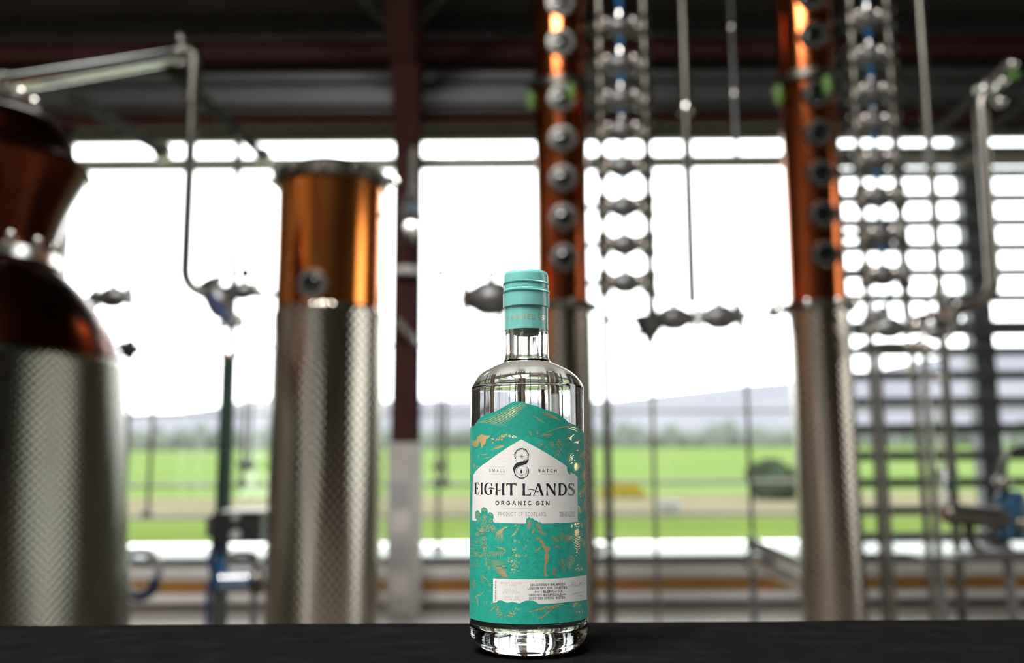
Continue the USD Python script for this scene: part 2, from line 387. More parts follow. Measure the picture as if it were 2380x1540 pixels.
# bush outside the middle bay
b = []
for k in range(26):
    c = at(1805 + rg.normal(0, 26), 1128 + rg.normal(0, 20), 26 + rg.uniform(-.6, .6)); s = ball(c, rg.uniform(.22, .42), 2)
    v, f = vf(s); v = v + .12 * (meshkit.noise(v * 6)[:, None] - .5); b.append((v, f))
bb = at(1805, 1185, 26); b.append(tube([(bb[0], bb[1], ZG - .1), at(1805, 1130, 26)], .12))
solo('bush', cat_(b), M['bush'], 'dark round bush on the track, left of the right still', 'bush', None, None, True)
# things on the grass and the track
tr = at(1556, 1222, 15.5); T_ = Thing('trough', 'small white trough on the grass, seen right of the bottle', 'trough', (tr[0], tr[1], ZG))
T_.add('tub', lathe([(0, .06), (.13, .06), (.20, .20), (.215, .22), (.20, .23), (.12, .09), (0, .09)], (tr[0], tr[1], ZG), 24), M['kerb'])
for sx in (-.1, .1): T_.add('foot', rbox((tr[0] + sx - .02, tr[1] - .08, ZG), (tr[0] + sx + .02, tr[1] + .08, ZG + .07), .004), M['fence'])
M['gorse'] = mottled('yellow_gorse', (0.12, 0.085, 0.008), (0.17, 0.13, 0.02), 6, 0.9, spec=0.0)
b = []
for k in range(16):
    c = at(1462 + rg.normal(0, 26), 1152 + rg.normal(0, 9), 30 + rg.uniform(-.4, .4)); v, f = vf(ball(c, rg.uniform(.2, .34), 2)); b.append((v + .1 * (meshkit.noise(v * 7)[:, None] - .5), f))
g0 = at(1462, 1152, 30); b.append(tube([(g0[0], 30, ZG - .05), g0], .08)); solo('gorse_bush', cat_(b), M['gorse'], 'low yellow-flowering bush on the track, right of the bottle', 'bush', None, None, True)
# deer fence outside: rails on posts
fn = Thing('fence', 'thin grey post and rail fence outside, between the windows and the field', 'fence', (0, 13.0, ZG))
for py in (957, 1122, 1196):
    a, c = at(120, py + 3, 13), at(2420, py - 3, 13); fn.add('rail', rod((a[0], 13, (a[2] + c[2]) / 2), (c[0], 13, (a[2] + c[2]) / 2), .028 if py != 957 else .022, 8), M['fence'])
for px in (130, 880, 1180, 1850, 2180):
    a = at(px, 935, 13); fn.add('post', rod((a[0], 13, ZG - .1), (a[0], 13, a[2]), .035, 8), M['fence'])

# slatted screen outside the right-hand bay
sc = Thing('slatted_screen', 'screen of dark horizontal slats outside the right-hand window', 'screen', (X(2200, 900, 7.55), 7.55, ZG))
xa, xb = X(1900, 800, 7.55), X(2600, 800, 7.55)
for yc, hw in [(356, 17), (403, 11), (460, 11), (517, 11), (575, 11), (633, 11), (692, 11), (762, 17), (815, 11), (872, 11), (933, 11), (996, 12), (1058, 11), (1121, 11), (1185, 11), (1247, 12), (1300, 14)]:
    a, c = Z(yc - hw, 7.55, 2250), Z(yc + hw, 7.55, 2250)
    sc.add('slat', rbox((xa, 7.53, c), (xb, 7.57, a), .004), M['slat'])
for px in (2262, 2700):
    x = X(px, 600, 7.68); sc.add('post', rbox((x - .085, 7.60, ZG), (x + .085, 7.75, Z(298, 7.68, 2262)), .008), M['post'])
# ------------------------------------------------------------------ table under a black cloth
BY = 0.730                                                       # distance of the bottle's axis
base_front = at(1227.5, 1526, BY - 0.0265)
ZT = float(base_front[2])                                        # top of the cloth
BX = float(at(1227.3, 1240, BY)[0])
edge = at(1190, 1441.5, 0.9)
t_ = (ZT + .0015 - ZC) / ray(1190, 1441.5)[2] * ray(1190, 1441.5)[1]
YE = float(t_)                                                   # far edge of the table
M['cloth'] = usdkit.material(stage, LK + 'black_felt_cloth', {
    'g': ('texture_coordinate', {}), 'm': ('mapping', {'scale': (1.0, 2.6, 1.0)}), 'n': ('noise_texture', {'scale': 900.0, 'detail': 6, 'roughness': 0.7}),
    'n2': ('noise_texture', {'scale': 30.0, 'detail': 4}), 'r': ('rgb_ramp', {'ramp': [(0.35, (0.0048, 0.0047, 0.0047)), (0.58, (0.008, 0.0078, 0.0076)), (0.69, (0.03, 0.029, 0.028))]}),
    'x': ('mix_float', {'fac': 0.35}), 'b': ('bump', {'strength': 0.6, 'distance': 0.0006}),
    'p': ('principled_bsdf', {'roughness': 0.95, 'specular_ior_level': 0.0, 'sheen_weight': 0.0, 'sheen_roughness': 0.4})},
    [('g.object', 'm.vector'), ('m.vector', 'n.vector'), ('g.object', 'n2.vector'), ('n.fac', 'x.a'), ('n2.fac', 'x.b'), ('x.result', 'r.fac'), ('r.color', 'p.base_color'),
     ('n.fac', 'b.height'), ('b.normal', 'p.normal')], 'p.BSDF')
TX0, TX1, TY0 = -1.10, 1.25, 0.16
tb = Thing('table', 'plain table hidden under the black cloth', 'table', (.07, .5, 0))
zt = ZT - .004
tb.add('tabletop', rbox((TX0 + .01, TY0 + .01, zt - .03), (TX1 - .01, YE - .004, zt), .003), M['timber'])
for sx in (TX0 + .06, TX1 - .12):
    for sy in (TY0 + .06, YE - .12): tb.add('leg', rbox((sx, sy, 0), (sx + .06, sy + .06, zt - .03), .004), M['timber'])
# draped cloth: a flat top with gentle ripples, round edges and a hanging skirt
nx, ny = 150, 80
u = np.linspace(0, 1, nx); prof = []
r_ = .004
drop = .30
for s in np.linspace(0, 1, 12): prof.append((YE - r_ + r_ * math.sin(s * PI / 2), ZT - r_ + r_ * math.cos(s * PI / 2)))
back = [(YE + .001, ZT - r_ - d) for d in np.linspace(.01, drop, 10)]
front = [(TY0 - .001, ZT - r_ - d) for d in np.linspace(drop, .01, 10)] + [(TY0 + r_ - r_ * math.cos(s * PI / 2), ZT - r_ + r_ * math.sin(s * PI / 2)) for s in np.linspace(0, 1, 6)]
mid = [(y, ZT) for y in np.linspace(TY0 + 2 * r_, YE - 2 * r_, 90)]
prof = front + mid + prof + back
cv = np.array([(TX0 + k * (TX1 - TX0), y, z) for y, z in prof for k in u])
flat = np.abs(cv[:, 2] - ZT) < 1e-6
away = np.clip((np.hypot(cv[:, 0] - BX, cv[:, 1] - BY) - .036) / .05, 0, 1)
nz = meshkit.fbm(cv * np.array([7, 45, 9]), 3, 2) - .5
cv[:, 2] += np.where(flat, .0028 * nz * away, 0)
cv[:, 1] += np.where(cv[:, 2] < ZT - .02, .012 * np.sin(cv[:, 0] * 22 + 2 * np.sin(cv[:, 0] * 5)) * np.clip((ZT - cv[:, 2]) / drop, 0, 1) * np.sign(cv[:, 1] - .5), 0)
m_ = len(prof); cf = [(i * nx + j, i * nx + j + 1, (i + 1) * nx + j + 1, (i + 1) * nx + j) for i in range(m_ - 1) for j in range(nx - 1)]
solo('tablecloth', (cv, np.array(cf)), M['cloth'], 'black felt cloth spread over the table under the gin bottle', 'cloth', None, None, True)

# ------------------------------------------------------------------ the bottle
def zpix(py, px=1227): return float(at(px, py, BY)[2]) - ZT      # height on the bottle's silhouette
def rpix(hw, py): return rad(hw, at(1227, py, BY))
M['glass'] = usdkit.material(stage, LK + 'clear_glass', {'g': ('glass_bsdf', {'color': (0.985, 0.995, 0.99), 'roughness': 0.0, 'IOR': 1.5})}, [], 'g.BSDF')
M['gin_side'] = usdkit.material(stage, LK + 'gin_against_glass', {'g': ('glass_bsdf', {'color': (1, 1, 1), 'roughness': 0.0, 'IOR': 1.36 / 1.5})}, [], 'g.BSDF')
M['gin_top'] = usdkit.material(stage, LK + 'gin_surface', {'g': ('glass_bsdf', {'color': (1, 1, 1), 'roughness': 0.0, 'IOR': 1.36})}, [], 'g.BSDF')
M['cap'] = usdkit.material(stage, LK + 'teal_capsule', {'p': ('principled_bsdf', {'base_color': (0.195, 0.565, 0.53), 'roughness': 0.30, 'specular_ior_level': 0.5})}, [], 'p.BSDF')
M['stopper'] = pbr('stopper_grey', (0.20, 0.19, 0.18), 0.6)
R1 = rpix(137.5, 1440)                                           # body radius low on the bottle
R2 = rpix(130.7, 900)                                            # and at the shoulder's foot
ZA_, ZB_ = zpix(1440), zpix(900)
def body_r(z):
    za, zb = ZA_, ZB_
    return R1 + (R2 - R1) * min(1, max(0, (z - za) / (zb - za)))
z_heel = zpix(1457)
RB_ = .0250
out = [(0, .0026), (.015, .0022), (.0215, .0006), (.0235, 0.0), (RB_, .0003)]
for k in range(1, 11):                                           # heel: a quarter of an ellipse
    a = k / 10 * PI / 2
    out.append((RB_ + (R1 - RB_) * math.sin(a), z_heel * (1 - math.cos(a)) + .0003))
for k in range(1, 9): z = z_heel + (zpix(903) - z_heel) * k / 8; out.append((body_r(z), z))
for hw, py in [(130.2, 900), (129, 896.5), (127, 892), (124, 887), (116.5, 877.5), (108.5, 870), (99, 863.0), (88, 857), (76, 851), (66, 846.5), (58, 842.5), (54, 839), (52, 835), (51, 830), (50.4, 822)]:
    out.append((rpix(hw, py), zpix(py)))
rn, z_lip = rpix(50.2, 790), zpix(655)
out += [(rn, zpix(800)), (rn, zpix(775)), (rpix(47, 770), zpix(766)), (rpix(46, 760), zpix(690)), (rpix(46, 760), z_lip)]
ri, wall = 0.0102, .0036
z_lvl = zpix(851) + .0005
inner_neck = [(ri, z_lip), (ri, zpix(836)), (ri + .001, zpix(842.5)), (ri + .004, zpix(847))]
r_lvl = rpix(70, 850) - .0042
# liquid cavity
cav = [(0, .0078), (.013, .0074), (.0225, .0078), (.0295, .0102), (.0345, .0142), (R1 - wall - .0005, .0215), (R1 - wall, .029)]
for k in range(1, 7): z = .029 + (zpix(905) - .029) * k / 6; cav.append((body_r(z) - wall, z))
for hw, py in [(124, 897), (118, 889), (110, 881), (99, 872.5), (88, 865.5), (77, 859.5), (70, 855.5)]:
    cav.append((rpix(hw, py) - .0022, zpix(py) - .0012))
cav = [c for c in cav if c[1] < z_lvl - .0004] + [(r_lvl, z_lvl)]
def dense(p, step=.002):
    o = [p[0]]
    for a, b in zip(p, p[1:]):
        n = max(1, int(math.hypot(b[0] - a[0], b[1] - a[1]) / step))
        o += [(a[0] + (b[0] - a[0]) * k / n, a[1] + (b[1] - a[1]) * k / n) for k in range(1, n + 1)]
    return o
def spline(p, n=6):
    from scipy.interpolate import PchipInterpolator
    p = np.array(p); d = np.r_[0, np.cumsum(np.hypot(*np.diff(p, axis=0).T))]
    s = np.unique(np.concatenate([np.linspace(a, b, n + 1) for a, b in zip(d, d[1:])]))
    return [(max(0.0, float(x)), float(y)) for x, y in zip(PchipInterpolator(d, p[:, 0])(s), PchipInterpolator(d, p[:, 1])(s))]
NB = 160
bottle = Thing('gin_bottle', 'clear glass gin bottle with teal label and teal cap on the black cloth', 'bottle', (BX, BY, ZT))
air = [(r_lvl, z_lvl), (ri + .0042, z_lvl + .0022)] + inner_neck[::-1][1:]
gp = spline(out, 5) + [(ri, z_lip)] + [(r, z) for r, z in air[::-1][1:]]
bottle.add('glass', lathe(gp, n=NB), M['glass'], 32, local=True)
# walls of the gin, facing out into the glass, and its surface
gs = bottle.add('gin', lathe(spline(cav, 4), n=NB), M['gin_side'], 32, local=True)
bottle.add('gin_surface', lathe([(r_lvl, z_lvl), (0, z_lvl)], n=NB), M['gin_top'], False, parent=gs, local=True)
bottle.add('stopper', lathe([(0, zpix(779)), (.0090, zpix(779)), (.0096, zpix(777)), (.0100, zpix(770)), (.0100, z_lip), (0, z_lip)], n=64), M['stopper'], 30, local=True)
# cap: long capsule with rolled bands
def cp(hw, py): return (rpix(hw, py), zpix(py))
capo = [(0, zpix(633.5) + .0003), cp(44, 633.5), cp(48, 635.0), cp(50.2, 638.5), cp(51.2, 643), cp(51.6, 660), cp(51.4, 662.0), cp(51.6, 663), cp(51.8, 673.5), cp(51.2, 674.3), cp(51.9, 675), cp(53.2, 676.5), cp(53.5, 680), cp(53.6, 715), cp(53.2, 716.2), cp(50.6, 716.8), cp(50.2, 718), cp(50.4, 768.5), cp(49.6, 768.9)]
capi = [(rn + .0001, zpix(768.9)), (rn + .0001, zpix(700)), (rpix(47.5, 650), zpix(650)), (0, zpix(650))]
cap = bottle.add('cap', lathe(capo + capi, n=128), M['cap'], 25, local=True)
# knurled bands: rows of slanted ribs pressed into the capsule
def knurl(py0, py1, hw, n=110):
    rr = rpix(hw, (py0 + py1) / 2); z0, z1 = zpix(py1), zpix(py0); ms = []
    for k in range(n):
        a = 2 * PI * k / n; da = 2 * PI / n
        p = np.array([(rr + o, a + s, z) for o, s, z in [(0.0, 0, z0), (0.0, da * .55, z0), (.0, da * 1.6, z1), (.0, da * 1.05, z1), (.0005, da * .3, z0 + .0002), (.0005, da * 1.32, z1 - .0002)]])
        v = np.stack([p[:, 0] * np.cos(p[:, 1]), p[:, 0] * np.sin(p[:, 1]), p[:, 2]], 1)
        ms.append((v, np.array([(0, 4, 5), (0, 5, 3), (4, 1, 2), (4, 2, 5), (0, 1, 4), (3, 5, 2)])))
    return cat_(ms)
bottle.add('knurled_band', knurl(659.5, 664, 51.6), M['cap'], False, parent=cap, local=True)
bottle.add('knurled_band', knurl(679, 684, 53.5), M['cap'], False, parent=cap, local=True)

# ------------------------------------------------------------------ label: flat print wrapped round the glass
TILT = 0.0
def onto(px, py, rr):
    """pixel -> (arc length from the front, height) on the bottle, radius function rr(z)"""
    d = ray(px, py); R = rr(0.1)
    for _ in range(4):
        ox, oy = EYE[0] - BX, EYE[1] - BY
        a = d[0] ** 2 + d[1] ** 2; b = 2 * (ox * d[0] + oy * d[1]); c = ox ** 2 + oy ** 2 - R * R
        disc = b * b - 4 * a * c
        t = (-b - math.sqrt(disc)) / (2 * a) if disc > 0 else -b / (2 * a)
        p = EYE + t * d; z = p[2] - ZT; R = rr(z)
    th = math.atan2(p[0] - BX, -(p[1] - BY))
    return th * R1, z
RL = lambda z: body_r(z) + .00012
def flat_map(pts, rr=RL): return [onto(x, y, rr) for x, y in pts]
def polys(g):
    return [p for p in getattr(g, 'geoms', [g]) if isinstance(p, Polygon) and p.area > 1e-12]
def wrap(geom, lift, rr=RL, step=.0016, dense_z=None):
    """a flat (arc length, height) shape as a mesh on the bottle's wall"""
    ms = []
    for g in polys(geom):
        x0, y0, x1, y1 = g.bounds; n = max(1, int(math.ceil((x1 - x0) / step)))
        for k in range(n):
            q = g if n == 1 else g.intersection(sbox(x0 + (x1 - x0) * k / n, y0 - 1, x0 + (x1 - x0) * (k + 1) / n, y1 + 1))
            for w in polys(q):
                v, f = trimesh.creation.triangulate_polygon(w, engine='earcut'); ms.append((np.c_[v, np.zeros(len(v))], f))
    v, f = cat_(ms); th = v[:, 0] / R1; R = np.array([rr(z) for z in v[:, 1]]) + lift
    out = np.stack([R * np.sin(th), -R * np.cos(th), v[:, 1]], 1)
    a, b, c = out[f[:, 0]], out[f[:, 1]], out[f[:, 2]]
    nrm = np.cross(b - a, c - a); flip = (nrm * np.stack([(a + b + c)[:, 0], (a + b + c)[:, 1], 0 * a[:, 0]], 1)).sum(1) < 0
    f = f.copy(); f[flip] = f[flip][:, ::-1]
    return out, f
def Z1(pts): return flat_map([(1060 + x / 4.5294, 900 + y / 4.5294) for x, y in pts])     # points read off enlargements of the label
def Z2(pts): return flat_map([(1060 + x / 4.5294, 1200 + y / 4.5294) for x, y in pts])
def Z4(pts): return flat_map([(1080 + x / 7.9333, 1080 + y / 7.9333) for x, y in pts])
def curve(pts, n=8):
    """smooth curve through points (Catmull-Rom)"""
    p = np.asarray(pts, float)
    if len(p) < 3: return p
    q = np.vstack([2 * p[0] - p[1], p, 2 * p[-1] - p[-2]]); o = []
    for i in range(1, len(q) - 2):
        for t in np.linspace(0, 1, n, endpoint=False):
            a, b, c, d = q[i - 1], q[i], q[i + 1], q[i + 2]
            o.append(.5 * ((2 * b) + (c - a) * t + (2 * a - 5 * b + 4 * c - d) * t * t + (3 * b - a - 3 * c + d) * t ** 3))
    return np.array(o + [p[-1]])
def brush(pts, w, n=6, mapf=None):
    """stroke with widths w along the points, in the points' own units"""
    c = curve(pts, n); w = np.interp(np.linspace(0, 1, len(c)), np.linspace(0, 1, len(w)), w)
    t = np.gradient(c, axis=0); t /= np.linalg.norm(t, axis=1, keepdims=True) + 1e-9
    nn = np.stack([-t[:, 1], t[:, 0]], 1) * w[:, None] / 2
    ring_ = np.vstack([c + nn, (c - nn)[::-1]])
    if mapf: ring_ = mapf([tuple(x) for x in ring_])
    g = Polygon(ring_)
    return g if g.is_valid else g.buffer(0)

M['label'] = usdkit.material(stage, LK + 'teal_label_paper', {
    'g': ('texture_coordinate', {}), 'n': ('noise_texture', {'scale': 220.0, 'detail': 6, 'roughness': 0.7, 'distortion': 1.2}),
    'r': ('rgb_ramp', {'ramp': [(0.30, (0.014, 0.31, 0.225)), (0.55, (0.026, 0.42, 0.325))]}),
    'fib': ('noise_texture', {'scale': 1600.0, 'detail': 2}), 'b': ('bump', {'strength': 0.12, 'distance': 0.0002}),
    'p': ('principled_bsdf', {'roughness': 0.55, 'specular_ior_level': 0.3})},
    [('g.object', 'n.vector'), ('n.fac', 'r.fac'), ('r.color', 'p.base_color'), ('g.object', 'fib.vector'), ('fib.fac', 'b.height'), ('b.normal', 'p.normal')], 'p.BSDF')
M['paper'] = usdkit.material(stage, LK + 'cream_label_paper', {
    'g': ('texture_coordinate', {}), 'fib': ('noise_texture', {'scale': 700.0, 'detail': 3}), 'b': ('bump', {'strength': 0.35, 'distance': 0.0003}),
    'p': ('principled_bsdf', {'base_color': (0.86, 0.84, 0.80), 'roughness': 0.7, 'specular_ior_level': 0.25})},
    [('g.object', 'fib.vector'), ('fib.fac', 'b.height'), ('b.normal', 'p.normal')], 'p.BSDF')
M['ink'] = pbr('navy_black_ink', (0.014, 0.018, 0.030), 0.4)
M['grey_ink'] = pbr('grey_ink', (0.27, 0.265, 0.25), 0.5)
M['deep_teal'] = pbr('deep_teal_ink', (0.008, 0.235, 0.17), 0.55)
M['gold'] = pbr('gold_foil', (0.94, 0.72, 0.36), 0.27, 0.6)
M['pale_gold'] = pbr('pale_gold_foil', (0.70, 0.60, 0.42), 0.45, 0.6)

# outline of the teal label: mountain-shaped top edge, level bottom edge, right round to the back
top = Z1([(160, 408), (190, 400), (240, 333), (320, 280), (400, 259), (470, 221), (540, 181), (600, 153), (650, 145), (700, 153), (770, 178), (850, 195), (920, 228), (1000, 250), (1080, 286), (1140, 325), (1190, 370), (1260, 402), (1310, 442), (1345, 474)])
top = [tuple(p) for p in curve(top, 4)]
z_bot = onto(1227, 1450, RL)[1]
W_ = R1 * math.radians(128)
zl, zr = top[0][1], top[-1][1]
outline = [(-W_, z_bot), (-W_, zl - .012), (-R1 * 1.75, zl - .004)] + [p for p in top] + [(R1 * 1.75, zr - .006), (W_, zr - .012), (W_, z_bot)]
label_shape = Polygon(outline).buffer(0)
lab = bottle.add('label', wrap(label_shape, 0.0), M['label'], True, local=True)
# cream panel with plants growing into it
apex = [(687, 545), (1165, 830), (1172, 868), (1190, 915), (1206, 912), (1208, 884), (1232, 896), (1243, 910), (1278, 940), (1281, 1414), (1100, 1425), (905, 1431),
        (885, 1415), (868, 1418), (845, 1396), (826, 1398), (806, 1372), (790, 1378), (768, 1364), (752, 1378), (738, 1376), (744, 1396), (732, 1402), (740, 1420), (728, 1432),
        (560, 1426), (396, 1419), (388, 1396), (398, 1366), (392, 1334), (372, 1316), (350, 1312), (336, 1330), (334, 1296), (318, 1268), (292, 1258), (270, 1270), (262, 1300), (262, 1326), (244, 1310), (240, 1296), (222, 1292), (206, 1308), (204, 1340), (206, 1376), (222, 1392), (208, 1404), (168, 1396), (177, 930), (202, 888), (262, 828), (330, 782)]
panel = Polygon(Z1(apex)).buffer(0)
bottle.add('cream_panel', wrap(panel, .00003), M['paper'], True, parent=lab, local=True)
strip_ = [(390, 650), (500, 656), (600, 660), (800, 660), (1000, 655), (1200, 640), (1300, 625), (1374, 608), (1376, 870), (1200, 896), (1000, 915), (870, 920), (845, 900), (815, 886), (780, 882), (735, 884), (700, 898), (668, 914), (630, 904), (590, 896), (540, 906), (500, 890), (470, 880), (444, 884), (424, 904), (388, 906)]
bottle.add('cream_panel', wrap(Polygon(Z2(strip_)).buffer(0), .00003), M['paper'], True, parent=lab, local=True)

# lettering -------------------------------------------------------------------
_glyph = {}
def glyph(ch, bold):
    """outline of one character, capitals 1 high, and its width"""
    if (ch, bold) not in _glyph:
        m = meshkit.text_mesh(ch, 1.0, 0.1, bold)
        f = m.faces[m.face_normals[:, 2] > .9]
        g = shapely.union_all([Polygon(m.vertices[t][:, :2]).buffer(.002) for t in f])
        x0, _, x1, _ = g.bounds
        _glyph[ch, bold] = (affinity.translate(g, -x0, 0), x1 - x0)
    return _glyph[ch, bold]
def letters(text, x0, x1, y_base, h, mapf, bold=False, slope=0.0, track=.3, bow=0.0):
    """text fitted between x0 and x1 with capitals h high, in enlargement units (y down); slope: rise of the base line along the text, bow: sag of its middle"""
    xs, x = [], 0
    for i, ch in enumerate(text):
        if ch == ' ': x += .42 + track; continue
        g, w = glyph(ch, bold); xs.append((g, x)); x += w + track
    x -= track; sx = (x1 - x0) / (x * h); o = []
    for g, gx in xs:
        g = affinity.scale(affinity.translate(g, gx, 0), sx * h, -h, origin=(0, 0)); g = affinity.translate(g, x0, y_base)
        for p in polys(g):
            def cv_(r): return [(a, b + slope * (a - x0) / (x1 - x0) + bow * 4 * ((a - x0) / (x1 - x0)) * (1 - (a - x0) / (x1 - x0))) for a, b in r.coords]
            o.append(Polygon(mapf(cv_(p.exterior)), [mapf(cv_(q)) for q in p.interiors]).buffer(0))
    return shapely.union_all(o)
def put(name, geom, mat, lift=.00006, label=None, kind=None, parent=None, rr=RL):
    return bottle.add(name, wrap(geom, lift, rr), mat, True, parent=parent or lab, local=True, label=label, kind=kind)

put('small_lettering', shapely.union_all([letters('SMALL', 348, 514, 889, 30, Z1, track=.75, slope=2), letters('BATCH', 868, 1058, 892, 31, Z1, track=.72, bold=True)]), M['ink'], label='words SMALL and BATCH')
put('small_lettering', shapely.union_all([letters('ORGANIC', 414, 794, 1234, 41, Z1, track=.5, bold=True, slope=3), letters('GIN', 838, 982, 1237, 41, Z1, track=.5, bold=True)]), M['ink'], label='words ORGANIC GIN')
put('small_lettering', letters('PRODUCT OF SCOTLAND', 443, 945, 1350, 40, Z1, track=.33, bow=2, slope=3), M['grey_ink'], label='words PRODUCT OF SCOTLAND')
put('small_lettering', letters('700ML 46% ALC/VOL', 1086, 1250, 1364, 54, Z1, track=.12, slope=-4), M['grey_ink'], label='words 700ML 46% ALC/VOL')
rules = [brush(Z1([(a, y), (b, y)]), (.00010, .00010), 2) for a, b, y in [(352, 510, 833), (352, 510, 912), (886, 1038, 833), (886, 1038, 912), (490, 800, 1272)]]
put('hairline', shapely.union_all(rules), M['grey_ink'])
para = [('DELICIOUSLY BALANCED', 783, 1147, 731, 24, -9), ('LONDON DRY GIN, CRAFTED', 754, 1168, 768, 24, -11), ('FROM A', 816, 904, 801, 15, -2), ('BLEND', 920, 1024, 802, 23, -3), ('OF', 1034, 1060, 798, 15, -1), ('TEN', 1071, 1119, 797, 23, -2),
        ('ORGANIC BOTANICALS', 770, 1110, 838, 23, -8), ('AND', 1118, 1156, 826, 14, -1), ('SCOTTISH SPRING WATER.', 768, 1153, 873, 23, -10)]
put('small_lettering', shapely.union_all([letters(s, a, b, y, h, Z2, True, sl, .26) for s, a, b, y, h, sl in para]), M['ink'], label='paragraph of small capitals about the gin')
tn = letters('TASTING NOTES', 0, 212, 0, 15, lambda q: Z2([(425 + b, 886 - a) for a, b in q]), True, 0, .5)
put('small_lettering', tn, M['ink'], label='words TASTING NOTES running upwards')
notes = [('BRIGHT JUNIPER', 470, 692, 706, 16), ('& PINE', 530, 624, 730, 16), ('CITRUS &', 510, 642, 782, 16), ('SOFT SPICE', 490, 672, 806, 16), ('HONEY TEA', 505, 660, 856, 16), ('& WARM SPICE', 478, 684, 880, 16)]
put('small_lettering', shapely.union_all([letters(s, a, b, y, h, Z2, False, 1, .4) for s, a, b, y, h in notes]), M['pale_gold'], label='faint gold tasting notes')
put('small_lettering', shapely.union_all([letters('ALASDAIR LOCHART', 1228, 1352, 820, 13, Z2, True, -26, .4), letters('-FOUNDER-', 1244, 1338, 846, 11, Z2, True, -16, .6)]), M['grey_ink'], label='small grey words under the signature')
sig = [[(1198, 742), (1222, 700), (1232, 684), (1228, 742)], [(1205, 720), (1240, 716)], [(1240, 740), (1250, 690), (1252, 738), (1262, 720), (1270, 736), (1284, 716), (1290, 732)], [(1296, 736), (1306, 690), (1312, 726), (1324, 712), (1330, 722), (1345, 706), (1368, 690)], [(1300, 706), (1340, 690)]]
put('signature', shapely.union_all([brush(s, (3, 2.2, 3), 6, Z2) for s in sig]), M['grey_ink'], label='thin handwritten signature')

# EIGHT LANDS, drawn letter by letter
def P4(*pts): return Polygon(pts).buffer(0)
def stem(x0, x1, y0, y1, flare=6, lean=0):
    m = (x1 - x0) * .06; ym = (y0 + y1) / 2
    return P4((x0 - flare + lean, y0), (x1 + flare + lean, y0), (x1 + flare * .6 + lean, y0 + 9), (x1 - m, ym), (x1 + flare * .6, y1 - 9), (x1 + flare, y1), (x0 - flare, y1), (x0 - flare * .6, y1 - 9), (x0 + m, ym), (x0 - flare * .6 + lean, y0 + 9))
def ell(cx, cy, rx, ry, n=48): return Polygon([(cx + rx * math.cos(a), cy + ry * math.sin(a)) for a in np.linspace(0, 2 * PI, n, endpoint=False)])
L = {}
L['E'] = [stem(190, 217, 322, 541, 4), P4((212, 322), (262, 324), (266, 368), (258, 366), (250, 338), (212, 336)), P4((212, 424), (238, 426), (246, 408), (249, 452), (242, 452), (236, 438), (212, 437)), P4((212, 530), (250, 531), (259, 494), (267, 494), (262, 546), (212, 543))]
L['I'] = [stem(304, 329, 326, 547, 6)]
g_ = ell(436, 440, 76, 115).difference(ell(449, 440, 55, 103)); g_ = g_.difference(P4((462, 372), (530, 360), (530, 560), (486, 560), (486, 478), (462, 470)))
L['G'] = [g_, P4((487, 340), (503, 334), (502, 392), (494, 392), (486, 366)), P4((473, 452), (508, 455), (506, 548), (498, 536), (476, 544)), P4((430, 548), (476, 530), (480, 543), (440, 556))]
L['G_'] = [brush([(425, 447), (455, 428), (490, 423), (520, 430), (556, 437)], (2, 11, 19, 17, 8), 8)]
L['H'] = [stem(571, 606, 337, 557, 7), stem(690, 732, 340, 558, 7), brush([(600, 457), (625, 466), (650, 462), (695, 455)], (9, 11, 9, 4), 6)]
L['T'] = [stem(838, 880, 345, 560, 5), P4((770, 340), (956, 342), (960, 392), (953, 390), (938, 362), (884, 358), (834, 357), (786, 360), (768, 390), (762, 388))]
L['L'] = [stem(1070, 1112, 343, 562, 7), P4((1105, 548), (1188, 549), (1214, 500), (1222, 500), (1218, 564), (1105, 562))]
L['L_'] = [brush([(1160, 467), (1190, 449), (1225, 445), (1262, 458), (1310, 480), (1345, 492), (1380, 492)], (3, 12, 17, 14, 11, 15, 6), 8)]
L['A'] = [P4((1322, 342), (1384, 340), (1462, 562), (1400, 562), (1412, 548), (1354, 386), (1284, 548), (1300, 562), (1254, 562), (1270, 548)), ]
L['A'][0] = P4((1330, 342), (1384, 340), (1448, 545), (1464, 562), (1392, 562), (1404, 546), (1352, 384), (1285, 546), (1297, 562), (1254, 562), (1272, 546), (1340, 358))
L['N'] = [stem(1513, 1526, 345, 562, 14), P4((1498, 340), (1552, 340), (1668, 520), (1668, 562), (1650, 562), (1514, 362)), stem(1655, 1668, 341, 560, 14, 0)]
L['D'] = [stem(1734, 1770, 340, 562, 8), ell(1790, 451, 96, 111).difference(ell(1776, 451, 72, 97)).intersection(sbox(1752, 300, 1900, 600))]
L['S'] = [brush([(2006, 372), (1988, 348), (1958, 344), (1930, 360), (1926, 392), (1950, 424), (1990, 452), (2012, 488), (2006, 528), (1976, 550), (1938, 546), (1918, 520)], (8, 14, 13, 22, 33, 41, 43, 40, 27, 14, 14, 9), 8),
          P4((1998, 346), (2014, 338), (2016, 388), (2008, 390), (1996, 362)), P4((1910, 508), (1918, 508), (1932, 540), (1922, 556), (1908, 552))]
word = []
for k in L:
    for g in L[k]:
        for p in polys(g):
            p = p.segmentize(14)
            word.append(Polygon(Z4(list(p.exterior.coords)), [Z4(list(q.coords)) for q in p.interiors]).buffer(0))
put('brand_lettering', shapely.union_all(word), M['ink'], label='large serif words EIGHT LANDS')

